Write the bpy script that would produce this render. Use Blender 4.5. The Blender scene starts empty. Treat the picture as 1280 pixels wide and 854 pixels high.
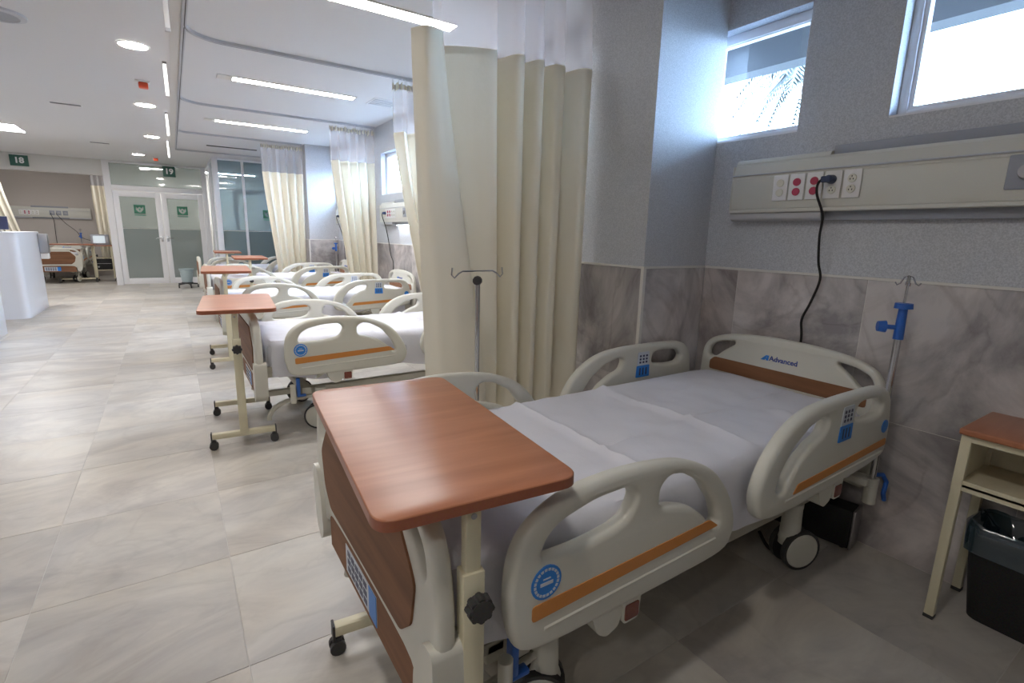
import bpy, bmesh, math, random
from mathutils import Vector, Matrix, noise

# ------------------------------------------------------------------ camera, world, exposure
scn = bpy.context.scene
col = scn.collection
PI = math.pi
YAW, PITCH, ROLL, FPX, EYE = 0.5863, 0.2053, 0.0242, 633.7, 1.30
fw = Vector((math.sin(YAW)*math.cos(PITCH), math.cos(YAW)*math.cos(PITCH), -math.sin(PITCH)))
rt = Vector((math.cos(YAW), -math.sin(YAW), 0)); up = rt.cross(fw)
r2 = rt*math.cos(ROLL)+up*math.sin(ROLL); u2 = -rt*math.sin(ROLL)+up*math.cos(ROLL)
cam = bpy.data.objects.new('camera', bpy.data.cameras.new('camera'))
m = Matrix((r2, u2, -fw)).transposed().to_4x4(); m.translation = Vector((0, 0, EYE))
cam.matrix_world = m
cam.data.sensor_width = 36; cam.data.lens = 36*FPX/1280; cam.data.clip_start = .02; cam.data.clip_end = 200
col.objects.link(cam); scn.camera = cam

world = bpy.data.worlds.new('sky'); scn.world = world; world.use_nodes = True
wb = world.node_tree.nodes['Background']
wb.inputs[0].default_value = (.47, .70, 1.0, 1); wb.inputs[1].default_value = 18.0
scn.view_settings.view_transform = 'Standard'; scn.view_settings.look = 'None'
scn.view_settings.gamma = 1; scn.view_settings.use_curve_mapping = False
scn.view_settings.exposure = 1.35
PANEL_W = 26.0      # radiance of the ceiling panels
DOWN_W = 55.0       # radiance of the downlights
XW, ZC = 2.45, 2.70          # head wall, ceiling height
random.seed(4)

# ------------------------------------------------------------------ materials
def mat(name, color=(.8,.8,.8), rough=.5, metal=0, emis=None, estr=0, bump=0, bscale=200, spec=.5, alpha=1):
    m = bpy.data.materials.new(name); m.use_nodes = True
    nt = m.node_tree; b = nt.nodes['Principled BSDF']
    b.inputs['Base Color'].default_value = (*color, 1); b.inputs['Roughness'].default_value = rough
    b.inputs['Metallic'].default_value = metal; b.inputs['Specular IOR Level'].default_value = spec
    if emis: b.inputs['Emission Color'].default_value = (*emis, 1); b.inputs['Emission Strength'].default_value = estr
    n = nt.nodes.new('ShaderNodeTexNoise'); n.inputs['Scale'].default_value = bscale
    tc = nt.nodes.new('ShaderNodeTexCoord'); nt.links.new(tc.outputs['Object'], n.inputs['Vector'])
    if bump:
        bp = nt.nodes.new('ShaderNodeBump'); bp.inputs['Strength'].default_value = bump; bp.inputs['Distance'].default_value = .002
        nt.links.new(n.outputs[0], bp.inputs['Height']); nt.links.new(bp.outputs[0], b.inputs['Normal'])
    # faint mottling keeps every surface procedural
    mx = nt.nodes.new('ShaderNodeMix'); mx.data_type = 'RGBA'; mx.inputs[0].default_value = .04
    mx.inputs[6].default_value = (*color, 1); nt.links.new(n.outputs[1], mx.inputs[7])
    if not emis: nt.links.new(mx.outputs[2], b.inputs['Base Color'])
    return m
def node(nt, t, **k):
    n = nt.nodes.new(t)
    for a, v in k.items(): setattr(n, a, v)
    return n
def marble(name, base, dark, warm, rough, scale, amount, stretch=(1, 1, 1), vein=.5, lo=.36, hi=.66):
    m = bpy.data.materials.new(name); m.use_nodes = True; nt = m.node_tree; L = nt.links.new
    b = nt.nodes['Principled BSDF']; b.inputs['Roughness'].default_value = rough
    tc = node(nt, 'ShaderNodeTexCoord'); oi = node(nt, 'ShaderNodeObjectInfo'); ge = node(nt, 'ShaderNodeNewGeometry')
    ad = node(nt, 'ShaderNodeMath', operation='ADD'); L(oi.outputs['Random'], ad.inputs[0]); L(ge.outputs['Random Per Island'], ad.inputs[1])
    fr = node(nt, 'ShaderNodeMath', operation='FRACT'); L(ad.outputs[0], fr.inputs[0])
    sc = node(nt, 'ShaderNodeVectorMath', operation='SCALE'); sc.inputs[0].default_value = (37, 53, 71); L(fr.outputs[0], sc.inputs['Scale'])
    st = node(nt, 'ShaderNodeVectorMath', operation='MULTIPLY'); L(tc.outputs['Object'], st.inputs[0]); st.inputs[1].default_value = stretch
    va = node(nt, 'ShaderNodeVectorMath', operation='ADD'); L(st.outputs[0], va.inputs[0]); L(sc.outputs[0], va.inputs[1])
    n1 = node(nt, 'ShaderNodeTexNoise'); n1.inputs['Scale'].default_value = scale; n1.inputs['Detail'].default_value = 7; n1.inputs['Distortion'].default_value = 1.6; n1.inputs['Roughness'].default_value = .62
    n2 = node(nt, 'ShaderNodeTexNoise'); n2.inputs['Scale'].default_value = scale*.7; n2.inputs['Detail'].default_value = 4; n2.inputs['Distortion'].default_value = .8
    L(va.outputs[0], n1.inputs['Vector']); L(va.outputs[0], n2.inputs['Vector'])
    r1 = node(nt, 'ShaderNodeValToRGB'); r1.color_ramp.elements[0].position = lo; r1.color_ramp.elements[1].position = hi
    r1.color_ramp.elements[0].color = (*dark, 1); r1.color_ramp.elements[1].color = (*base, 1); L(n1.outputs[0], r1.inputs[0])
    r2 = node(nt, 'ShaderNodeValToRGB'); r2.color_ramp.elements[0].position = .45; r2.color_ramp.elements[1].position = .7
    r2.color_ramp.elements[0].color = (1, 1, 1, 1); r2.color_ramp.elements[1].color = (*warm, 1); L(n2.outputs[0], r2.inputs[0])
    mu = node(nt, 'ShaderNodeMix', data_type='RGBA', blend_type='MULTIPLY'); mu.inputs[0].default_value = amount
    L(r1.outputs[0], mu.inputs[6]); L(r2.outputs[0], mu.inputs[7])
    # thin veins
    n3 = node(nt, 'ShaderNodeTexNoise'); n3.inputs['Scale'].default_value = scale*.9; n3.inputs['Detail'].default_value = 5; n3.inputs['Distortion'].default_value = 2.2
    L(va.outputs[0], n3.inputs['Vector'])
    r3 = node(nt, 'ShaderNodeValToRGB'); cr = r3.color_ramp; cr.elements[0].position = .47; cr.elements[0].color = (1,1,1,1); cr.elements[1].position = .55; cr.elements[1].color = (1,1,1,1)
    e = cr.elements.new(.505); e.color = (.66, .63, .63, 1); L(n3.outputs[0], r3.inputs[0])
    mv = node(nt, 'ShaderNodeMix', data_type='RGBA', blend_type='MULTIPLY'); mv.inputs[0].default_value = vein
    L(mu.outputs[2], mv.inputs[6]); L(r3.outputs[0], mv.inputs[7])
    # tile to tile tone
    mr = node(nt, 'ShaderNodeMapRange'); mr.inputs[3].default_value = .86; mr.inputs[4].default_value = 1.08; L(fr.outputs[0], mr.inputs[0])
    hs = node(nt, 'ShaderNodeHueSaturation'); L(mr.outputs[0], hs.inputs['Value']); L(mv.outputs[2], hs.inputs['Color'])
    L(hs.outputs[0], b.inputs['Base Color'])
    rr = node(nt, 'ShaderNodeMapRange'); rr.inputs[3].default_value = rough-.06; rr.inputs[4].default_value = rough+.1; L(n1.outputs[0], rr.inputs[0]); L(rr.outputs[0], b.inputs['Roughness'])
    return m
def wood(name, c1, c2, rough=.35, axis=(3, 22, 22)):
    m = bpy.data.materials.new(name); m.use_nodes = True; nt = m.node_tree; L = nt.links.new
    b = nt.nodes['Principled BSDF']; b.inputs['Roughness'].default_value = rough
    tc = node(nt, 'ShaderNodeTexCoord'); mp = node(nt, 'ShaderNodeMapping'); mp.inputs['Scale'].default_value = axis
    n = node(nt, 'ShaderNodeTexNoise'); n.inputs['Scale'].default_value = 1.0; n.inputs['Detail'].default_value = 8; n.inputs['Distortion'].default_value = .5
    L(tc.outputs['Object'], mp.inputs[0]); L(mp.outputs[0], n.inputs['Vector'])
    r = node(nt, 'ShaderNodeValToRGB'); r.color_ramp.elements[0].position = .32; r.color_ramp.elements[1].position = .7
    r.color_ramp.elements[0].color = (*c1, 1); r.color_ramp.elements[1].color = (*c2, 1); L(n.outputs[0], r.inputs[0]); L(r.outputs[0], b.inputs['Base Color'])
    return m
def wallpaper(name, c1, c2):
    m = bpy.data.materials.new(name); m.use_nodes = True; nt = m.node_tree; L = nt.links.new
    b = nt.nodes['Principled BSDF']; b.inputs['Roughness'].default_value = .62
    tc = node(nt, 'ShaderNodeTexCoord'); n = node(nt, 'ShaderNodeTexNoise'); n.inputs['Scale'].default_value = 210; n.inputs['Detail'].default_value = 3
    L(tc.outputs['Object'], n.inputs['Vector'])
    r = node(nt, 'ShaderNodeValToRGB'); r.color_ramp.elements[0].position = .38; r.color_ramp.elements[1].position = .62
    r.color_ramp.elements[0].color = (*c1, 1); r.color_ramp.elements[1].color = (*c2, 1); L(n.outputs[0], r.inputs[0]); L(r.outputs[0], b.inputs['Base Color'])
    bp = node(nt, 'ShaderNodeBump'); bp.inputs['Strength'].default_value = .35; bp.inputs['Distance'].default_value = .002
    L(n.outputs[0], bp.inputs['Height']); L(bp.outputs[0], b.inputs['Normal'])
    return m
def glass(name, tint, refl=.1, haze=0, hazec=(.6,.65,.63)):
    m = bpy.data.materials.new(name); m.use_nodes = True; nt = m.node_tree; L = nt.links.new
    nt.nodes.remove(nt.nodes['Principled BSDF']); out = nt.nodes['Material Output']
    tr = node(nt, 'ShaderNodeBsdfTransparent'); tr.inputs[0].default_value = (*tint, 1)
    gl = node(nt, 'ShaderNodeBsdfGlossy'); gl.inputs['Roughness'].default_value = .03; gl.inputs[0].default_value = (1,1,1,1)
    lw = node(nt, 'ShaderNodeFresnel'); lw.inputs[0].default_value = 1.5
    ad = node(nt, 'ShaderNodeMath', operation='ADD', use_clamp=True); L(lw.outputs[0], ad.inputs[0]); ad.inputs[1].default_value = refl
    ge = node(nt, 'ShaderNodeNewGeometry'); iv = node(nt, 'ShaderNodeMath', operation='SUBTRACT'); iv.inputs[0].default_value = 1; L(ge.outputs['Backfacing'], iv.inputs[1])
    mf = node(nt, 'ShaderNodeMath', operation='MULTIPLY'); L(ad.outputs[0], mf.inputs[0]); L(iv.outputs[0], mf.inputs[1]); ad = mf
    src = tr.outputs[0]
    if haze:
        df = node(nt, 'ShaderNodeBsdfDiffuse'); df.inputs[0].default_value = (*hazec, 1)
        tl = node(nt, 'ShaderNodeBsdfTranslucent'); tl.inputs[0].default_value = (*hazec, 1)
        a2 = node(nt, 'ShaderNodeMixShader'); a2.inputs[0].default_value = .4; L(df.outputs[0], a2.inputs[1]); L(tl.outputs[0], a2.inputs[2])
        mh = node(nt, 'ShaderNodeMixShader'); mh.inputs[0].default_value = haze; L(src, mh.inputs[1]); L(a2.outputs[0], mh.inputs[2]); src = mh.outputs[0]
    mx = node(nt, 'ShaderNodeMixShader'); L(ad.outputs[0], mx.inputs[0]); L(src, mx.inputs[1]); L(gl.outputs[0], mx.inputs[2])
    L(mx.outputs[0], out.inputs[0])
    return m
def cloth(name, color, trans=.25, see=0, net=0):
    m = bpy.data.materials.new(name); m.use_nodes = True; nt = m.node_tree; L = nt.links.new
    nt.nodes.remove(nt.nodes['Principled BSDF']); out = nt.nodes['Material Output']
    tc = node(nt, 'ShaderNodeTexCoord'); n = node(nt, 'ShaderNodeTexNoise'); n.inputs['Scale'].default_value = 260
    L(tc.outputs['Object'], n.inputs['Vector'])
    n2 = node(nt, 'ShaderNodeTexNoise'); n2.inputs['Scale'].default_value = 9; n2.inputs['Detail'].default_value = 5; L(tc.outputs['Object'], n2.inputs['Vector'])
    bp = node(nt, 'ShaderNodeBump'); bp.inputs['Strength'].default_value = .25; bp.inputs['Distance'].default_value = .001; L(n.outputs[0], bp.inputs['Height'])
    bp2 = node(nt, 'ShaderNodeBump'); bp2.inputs['Strength'].default_value = .35; bp2.inputs['Distance'].default_value = .012; L(n2.outputs[0], bp2.inputs['Height']); L(bp.outputs[0], bp2.inputs['Normal'])
    df = node(nt, 'ShaderNodeBsdfDiffuse'); df.inputs[0].default_value = (*color, 1); L(bp2.outputs[0], df.inputs['Normal'])
    tl = node(nt, 'ShaderNodeBsdfTranslucent'); tl.inputs[0].default_value = (*color, 1)
    mx = node(nt, 'ShaderNodeMixShader'); mx.inputs[0].default_value = trans; L(df.outputs[0], mx.inputs[1]); L(tl.outputs[0], mx.inputs[2]); src = mx.outputs[0]
    if see:
        tr = node(nt, 'ShaderNodeBsdfTransparent'); ms = node(nt, 'ShaderNodeMixShader'); ms.inputs[0].default_value = see
        L(src, ms.inputs[1]); L(tr.outputs[0], ms.inputs[2]); src = ms.outputs[0]
    L(src, out.inputs[0])
    return m
M = {}
M['ceiling'] = mat('ceiling_paint', (.74,.735,.74), .6, bump=.1, bscale=60)
M['slot'] = mat('slot_black', (.03,.03,.035), .6)
M['floor_base'] = mat('grout', (.50,.48,.45), .7)
M['tile'] = marble('floor_marble', (.57,.54,.49), (.40,.375,.355), (.94,.89,.82), .36, 1.35, .85, (1.0, 1.6, 1), .22)
M['walltile'] = marble('wall_marble', (.66,.625,.615), (.29,.275,.285), (.90,.83,.80), .3, 1.7, .9, (1, 1.3, .9), .5, .36, .62)
M['wallpaper'] = wallpaper('grey_speckled_wall', (.455,.47,.505), (.60,.615,.65))
M['alcove'] = mat('taupe_wall', (.50,.455,.42), .7, bump=.1)
M['white_wall'] = mat('white_wall', (.7,.69,.66), .6)
M['trim'] = mat('pale_trim', (.72,.70,.66), .45)
M['alu'] = mat('white_aluminium', (.82,.82,.85), .35)
M['bedplastic'] = mat('cream_plastic', (.66,.65,.58), .33, bump=.05, bscale=400)
M['bedwood'] = wood('bed_wood_print', (.17,.075,.033), (.26,.115,.052), .65, (22, 2, 22))
M['orange'] = mat('orange_strip', (.62,.235,.04), .4)
M['wood'] = wood('cherry_laminate', (.37,.14,.07), (.50,.21,.115), .30, (2.2, 17, 17))
M['woodedge'] = mat('laminate_edge', (.31,.09,.04), .35)
M['cream_metal'] = mat('cream_metal', (.70,.65,.47), .35)
M['frame_metal'] = mat('beige_bed_frame', (.52,.50,.43), .4)
M['sheet'] = cloth('white_sheet', (.78,.78,.84), .1)
M['mattress'] = mat('mattress_cover', (.6,.6,.66), .6)
M['drape'] = cloth('cream_drape', (.82,.775,.66), .12)
M['sheer'] = cloth('white_net', (.85,.84,.88), .4, see=.5)
M['tape'] = cloth('curtain_heading', (.74,.71,.60), .2)
M['black'] = mat('black_rubber', (.018,.018,.02), .45)
M['blackplastic'] = mat('black_plastic', (.003,.003,.004), .5, spec=.2)
M['blue'] = mat('blue_plastic', (.01,.12,.52), .35)
M['bluelabel'] = mat('blue_label', (.01,.22,.72), .35)
M['palelabel'] = mat('pale_label', (.60,.65,.72), .35)
M['letterblue'] = mat('blue_lettering', (.015,.05,.33), .4)
M['navy'] = mat('navy_print', (.02,.03,.10), .4)
M['white'] = mat('white_plastic', (.80,.80,.80), .35)
M['ivory'] = mat('ivory_plastic', (.68,.67,.58), .35)
M['red'] = mat('dark_red_plastic', (.42,.015,.07), .35)
M['brownred'] = mat('brown_red_window', (.17,.035,.02), .25)
M['chrome'] = mat('chrome', (.62,.63,.66), .18, 1)
M['steel'] = mat('brushed_steel', (.42,.42,.44), .35, 1)
M['grey'] = mat('grey_plastic', (.30,.32,.37), .4)
M['panelface'] = mat('cream_panel_face', (.62,.615,.56), .38)
M['panelgrey'] = mat('grey_panel_edge', (.50,.51,.54), .35)
M['deskwhite'] = mat('white_laminate', (.74,.745,.78), .3)
M['glassclear'] = glass('window_glass', (.97,.98,1))
M['glassdoor'] = glass('door_glass', (.66,.70,.68), .07, .50, (.50,.53,.51))
M['frost'] = glass('frosted_glass', (.4,.47,.46), .03, .85, (.37,.41,.40))
M['glasspart'] = glass('partition_glass', (.62,.74,.79), .08, .38, (.44,.55,.61))
M['frostpart'] = glass('frosted_partition', (.4,.47,.48), .03, .85, (.30,.40,.43))
M['green'] = mat('green_sign', (.01,.10,.07), .45)
M['emblem'] = mat('green_emblem', (.02,.17,.10), .6)
M['redorange'] = mat('orange_red_lamp', (.75,.08,.02), .35)
M['light'] = mat('panel_light', (.9,.9,.9), .5, emis=(1,.975,.95), estr=PANEL_W)
M['down'] = mat('downlight_light', (.9,.9,.9), .5, emis=(1,.94,.87), estr=DOWN_W)
M['tube'] = mat('tube_light', (.9,.9,.9), .5, emis=(1,.96,.92), estr=.55)
M['readlight'] = mat('reading_lamp_light', (.9,.9,.9), .5, emis=(.85,.93,1), estr=14)
M['screen'] = mat('monitor_screen', (.25,.28,.3), .3, emis=(.55,.62,.66), estr=.35)
M['bag'] = glass('bin_liner_film', (.22,.34,.42), .05, .55, (.06,.12,.17))
M['bucket'] = mat('pale_blue_plastic', (.42,.52,.55), .4)
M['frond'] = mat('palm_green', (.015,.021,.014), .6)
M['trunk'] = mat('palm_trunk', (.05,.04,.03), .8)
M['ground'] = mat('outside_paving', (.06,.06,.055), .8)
M['eave'] = mat('eave_painted_shade', (.042,.042,.042), .7)  # near-black base colour stands in for the shade on the eave

# ------------------------------------------------------------------ mesh helpers
class MB:
    def __init__(s): s.bm = bmesh.new()
    def box(s, x0, x1, y0, y1, z0, z1, bev=0, rot=None, seg=2):
        m = Matrix.Translation(((x0+x1)/2, (y0+y1)/2, (z0+z1)/2)) @ Matrix.Diagonal((abs(x1-x0), abs(y1-y0), abs(z1-z0), 1))
        if rot is not None: m = rot @ m
        r = bmesh.ops.create_cube(s.bm, size=1, matrix=m)
        if bev:
            es = list({e for v in r['verts'] for e in v.link_edges})
            bmesh.ops.bevel(s.bm, geom=es, offset=bev, segments=seg, affect='EDGES', profile=.5)
        return s
    def cyl(s, a, b, ra, rb=None, n=16):
        a, b = Vector(a), Vector(b); d = b-a
        m = Matrix.Translation((a+b)/2) @ d.to_track_quat('Z', 'Y').to_matrix().to_4x4()
        bmesh.ops.create_cone(s.bm, cap_ends=True, segments=n, radius1=ra, radius2=ra if rb is None else rb, depth=d.length, matrix=m)
        return s
    def sphere(s, c, r, sx=1, sy=1, sz=1, n=12):
        m = Matrix.Translation(c) @ Matrix.Diagonal((sx, sy, sz, 1))
        bmesh.ops.create_uvsphere(s.bm, u_segments=n, v_segments=max(6, n//2), radius=r, matrix=m); return s
    def tube(s, pts, r, n=8, closed=False, rad=None):
        pts = [Vector(p) for p in pts]; rings = []; N = len(pts); ref = None
        for i, p in enumerate(pts):
            a = pts[i-1] if (i > 0 or closed) else p; b = pts[(i+1) % N] if (i < N-1 or closed) else p
            t = (b-a).normalized()
            if ref is None: ref = t.orthogonal().normalized()
            ref = (ref - t*ref.dot(t)).normalized(); bi = t.cross(ref); rr = rad[i] if rad else r
            rings.append([s.bm.verts.new(p + (ref*math.cos(k*2*PI/n)+bi*math.sin(k*2*PI/n))*rr) for k in range(n)])
        for i in range(N if closed else N-1):
            A, B = rings[i], rings[(i+1) % N]
            for k in range(n): s.bm.faces.new((A[k], A[(k+1) % n], B[(k+1) % n], B[k]))
        if not closed:
            s.bm.faces.new(rings[0][::-1]); s.bm.faces.new(rings[-1])
        return s
    def prism(s, poly, w0, w1, f):      # poly (u,v) extruded along w; f maps (u,v,w)->xyz
        A = [s.bm.verts.new(f(u, v, w0)) for u, v in poly]; B = [s.bm.verts.new(f(u, v, w1)) for u, v in poly]
        n = len(poly)
        for i in range(n): s.bm.faces.new((A[i], A[(i+1) % n], B[(i+1) % n], B[i]))
        s.bm.faces.new(A[::-1]); s.bm.faces.new(B); return s
    def grid(s, rows):
        V = [[s.bm.verts.new(p) for p in r] for r in rows]
        for i in range(len(V)-1):
            for j in range(len(V[0])-1): s.bm.faces.new((V[i][j], V[i][j+1], V[i+1][j+1], V[i+1][j]))
        return s
    def mesh(s, name, smooth=True):
        bmesh.ops.recalc_face_normals(s.bm, faces=s.bm.faces)
        me = bpy.data.meshes.new(name); s.bm.to_mesh(me); s.bm.free()
        if smooth:
            for p in me.polygons: p.use_smooth = True
            try: me.set_sharp_from_angle(angle=math.radians(38))
            except Exception: pass
        return me
    def build(s, name, material, parent=None, smooth=True, loc=None, kind=None):
        return link(name, s.mesh(name, smooth), material, parent, loc, kind)
def link(name, me, material, parent=None, loc=None, kind=None):
    o = bpy.data.objects.new(name, me); col.objects.link(o)
    if material is not None and not me.materials: me.materials.append(material)
    if parent is not None: o.parent = parent
    if loc is not None: o.location = loc
    if kind: o['kind'] = kind
    return o
def tag(o, label=None, cat=None, group=None, kind=None):
    if label: o['label'] = label
    if cat: o['category'] = cat
    if group: o['group'] = group
    if kind: o['kind'] = kind
    return o
def thing(name, loc, rz, label, cat, group=None):
    o = bpy.data.objects.new(name, None); col.objects.link(o); o.location = loc; o.rotation_euler.z = rz
    o.empty_display_size = .1
    return tag(o, label, cat, group)
def struct(name, mb, material, smooth=False):
    return mb.build(name, material, None, smooth, kind='structure')
def kids(o): return [c for c in col.objects if c.parent == o]
def copy_tree(o, parent=None, tree=None):
    c = o.copy(); col.objects.link(c)
    if parent is not None: c.parent = parent
    for ch in kids(o): copy_tree(ch, c)
    return c
def catmull(pts, n=5, closed=True):
    out = []; N = len(pts)
    for i in range(N if closed else N-1):
        g = (lambda k: pts[k % N]) if closed else (lambda k: pts[min(max(k, 0), N-1)])
        p0, p1, p2, p3 = [Vector(g(i+k)) for k in (-1, 0, 1, 2)]
        for j in range(n):
            t = j/n
            out.append(.5*((2*p1)+(-p0+p2)*t+(2*p0-5*p1+4*p2-p3)*t*t+(-p0+3*p1-3*p2+p3)*t**3))
    if not closed: out.append(Vector(pts[-1]))
    return out
def rounded(poly, r, n=4):       # round the corners of a polygon
    out = []; N = len(poly)
    for i in range(N):
        p = Vector(poly[i]); a = Vector(poly[i-1])-p; b = Vector(poly[(i+1) % N])-p
        d = min(r, a.length*.48, b.length*.48); A = p+a.normalized()*d; B = p+b.normalized()*d
        for k in range(n+1):
            t = k/n; out.append(A*(1-t)**2+p*2*t*(1-t)+B*t*t)
    return out
def plate(name, outlines, thick, bev, f, res=2):
    """flat shape with holes, rounded edges; outlines in (u,v); f maps (u,v,w)"""
    cu = bpy.data.curves.new(name, 'CURVE'); cu.dimensions = '2D'; cu.fill_mode = 'BOTH'
    for pl in outlines:
        sp = cu.splines.new('POLY'); sp.points.add(len(pl)-1); sp.use_cyclic_u = True
        for i, p in enumerate(pl): sp.points[i].co = (p[0], p[1], 0, 1)
    cu.extrude = thick/2-bev; cu.bevel_depth = bev; cu.offset = -bev; cu.bevel_resolution = res
    o = bpy.data.objects.new('shape', cu); col.objects.link(o)
    dg = bpy.context.evaluated_depsgraph_get(); dg.update()
    me = bpy.data.meshes.new_from_object(o.evaluated_get(dg), depsgraph=dg)
    bpy.data.objects.remove(o); bpy.data.curves.remove(cu)
    me.materials.clear()
    bm = bmesh.new(); bm.from_mesh(me)
    for v in bm.verts: v.co = Vector(f(v.co.x, v.co.y, v.co.z))
    bmesh.ops.remove_doubles(bm, verts=bm.verts, dist=1e-5)
    bmesh.ops.recalc_face_normals(bm, faces=bm.faces)
    bm.to_mesh(me); bm.free(); me.name = name
    for p in me.polygons: p.use_smooth = True
    try: me.set_sharp_from_angle(angle=math.radians(50))
    except Exception: pass
    return me
def text_mesh(name, body, size, f, extrude=.0006, bold=0.0, align='CENTER'):
    cu = bpy.data.curves.new(name, 'FONT'); cu.body = body; cu.size = size; cu.extrude = extrude; cu.align_x = align; cu.align_y = 'CENTER'
    cu.offset = bold; cu.resolution_u = 3
    o = bpy.data.objects.new('txt', cu); col.objects.link(o)
    dg = bpy.context.evaluated_depsgraph_get(); dg.update()
    me = bpy.data.meshes.new_from_object(o.evaluated_get(dg), depsgraph=dg)
    bpy.data.objects.remove(o); bpy.data.curves.remove(cu); me.materials.clear()
    for v in me.vertices: v.co = Vector(f(v.co.x, v.co.y, v.co.z))
    return me

# ------------------------------------------------------------------ room shell
YT = [2.38, 4.78, 7.16, 9.42, 11.45]      # bay divider lines (curtain tracks)
COLS = [(1.78, 2.32), (9.26, 9.80)]       # columns proud of the head wall
XC = 1.965
WZ0, WZ1, WTH = 1.80, 2.34, .22
WIN = [(.22, .995), (1.36, 1.93), (3.0, 3.7), (4.02, 4.66), (5.0, 5.7), (6.0, 6.98), (7.6, 8.2), (8.55, 9.2), (10.1, 10.8)]

fl = struct('floor', MB().box(-6, XW+.3, -3, 17.6, -.12, -.0015), M['floor_base'])
TX, TY, X0, Y0 = .60, .628, .077, 1.515
def tile_mesh(w, h, name='tile', t=.012):
    return MB().box(-w/2+.0012, w/2-.0012, -h/2+.0012, h/2-.0012, -t, 0, .0006, seg=1).mesh(name, False)
tm = tile_mesh(TX, TY); tm.materials.append(M['tile'])
edge_w = XW - (X0 + 3*TX)         # cut tiles along the head wall
te = tile_mesh(edge_w, TY); te.materials.append(M['tile'])
for j in range(-2, 12):
    for i in range(-5, 4):
        cx = X0 + (i+.5)*TX; cy = Y0 + (j-.5)*TY
        if i == 3: cx = X0+3*TX+edge_w/2
        if cx < -.30*cy-.7 - (1 if cy < 1 else 0): continue
        o = link('tile', te if i == 3 else tm, None, fl, (cx, cy, random.uniform(-.0004, .0004)))
        if i < 3 and random.random() < .5: o.rotation_euler.z = PI
bmj = MB()
for j in range(-7, 26):
    for i in range(-10, 4):
        cx = X0 + (i+.5)*TX; cy = Y0 + (j-.5)*TY; w = TX
        if i == 3: cx = X0+3*TX+edge_w/2; w = edge_w
        if -2 <= j < 12 and i >= -5 and not (cx < -.30*cy-.7 - (1 if cy < 1 else 0)): continue
        if cy > 17.3: continue
        bmj.box(cx-w/2+.0012, cx+w/2-.0012, cy-TY/2+.0012, cy+TY/2-.0012, -.003, 0)
bmj.build('far_tiles', M['tile'], fl, False, kind='stuff')

struct('ceiling', MB().box(-6.2, XW+.3, -3.2, 17.8, ZC, ZC+.12), M['ceiling'])
struct('trim_1', MB().box(.125, .19, -3, 11.3, ZC-.006, ZC), M['white_wall'])
struct('wall_back', MB().box(-6.2, XW+.3, -3.2, -3, -.12, ZC), M['white_wall'])
struct('wall_left', MB().box(-6.2, -6, -3, 17.6, -.12, ZC), M['alcove'])
struct('wall_far', MB().box(-6.2, XW+.3, 17.6, 17.8, -.12, ZC), M['alcove'])
# head wall with window openings
wb_ = MB(); xa, xb = XW, XW+WTH
wb_.box(xa, xb, -3, 17.6, -.12, WZ0); wb_.box(xa, xb, -3, 17.6, WZ1, ZC)
ys = [-3]
for a, b in sorted(WIN): ys += [a, b]
ys.append(17.6)
for k in range(0, len(ys), 2): wb_.box(xa, xb, ys[k], ys[k+1], WZ0, WZ1)
wr = struct('wall_right', wb_, M['wallpaper'])
MZ = 1.155
def wall_tile(parent, a, b, z0, z1, face, pos):
    """marble slab; face 'x-' faces the aisle at x=pos, 'y-' faces the camera at y=pos"""
    t = .014; g = .0010
    w, h = b-a-2*g, z1-z0-2*g
    me = MB().box(-w/2, w/2, -t/2, t/2, -h/2, h/2, .0012, seg=1).mesh('tile', False)
    o = link('tile', me, M['walltile'], parent)
    if face == 'x-': o.location = (pos-t/2, (a+b)/2, (z0+z1)/2); o.rotation_euler.z = PI/2
    elif face == 'y-': o.location = ((a+b)/2, pos-t/2, (z0+z1)/2)
    else: o.location = ((a+b)/2, pos+t/2, (z0+z1)/2)
    return o
def run(parent, ylist, face, pos):
    for k in range(len(ylist)-1):
        for z0, z1 in ((.0, .575), (.575, MZ)): wall_tile(parent, ylist[k], ylist[k+1], z0, z1, face, pos)
run(wr, [-.81, -.21, .375, .965, 1.565, 1.766], 'x-', XW)
MB().box(XW-.0128, XW, -.81, 1.766, 0, MZ).box(XW-.0128, XW, 2.334, 9.246, 0, MZ).box(XW-.0128, XW, 9.814, 12.2, 0, MZ).build('grout', M['trim'], wr, False)
yy = [2.334]
while yy[-1]+.6 < 9.246: yy.append(yy[-1]+.6)
yy.append(9.246); run(wr, yy, 'x-', XW)
yy = [9.814, 10.414, 11.014, 11.614, 12.2]; run(wr, yy, 'x-', XW)
struct('trim_2', MB().box(XW-.017, XW, -.81, 1.78, MZ, MZ+.010), M['trim'])
struct('trim_3', MB().box(XW-.017, XW, 2.33, 9.25, MZ, MZ+.010), M['trim'])
for ci, (a, b) in enumerate(COLS):
    c = struct('wall_column', MB().box(XC, XW, a, b, -.01, ZC), M['wallpaper'])
    c['label'] = 'grey speckled wall column with marble base'
    run(c, [a, b], 'x-', XC)
    run(c, [XC, XW-.014], 'y-', a)
    tr = MB().box(XC-.017, XC, a-.017, b, MZ, MZ+.010).box(XC, XW-.014, a-.017, a, MZ, MZ+.010)
    tr.box(XC-.020, XC-.001, a-.020, a-.001, 0, MZ); tr.build('corner_trim', M['trim'], c)
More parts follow.
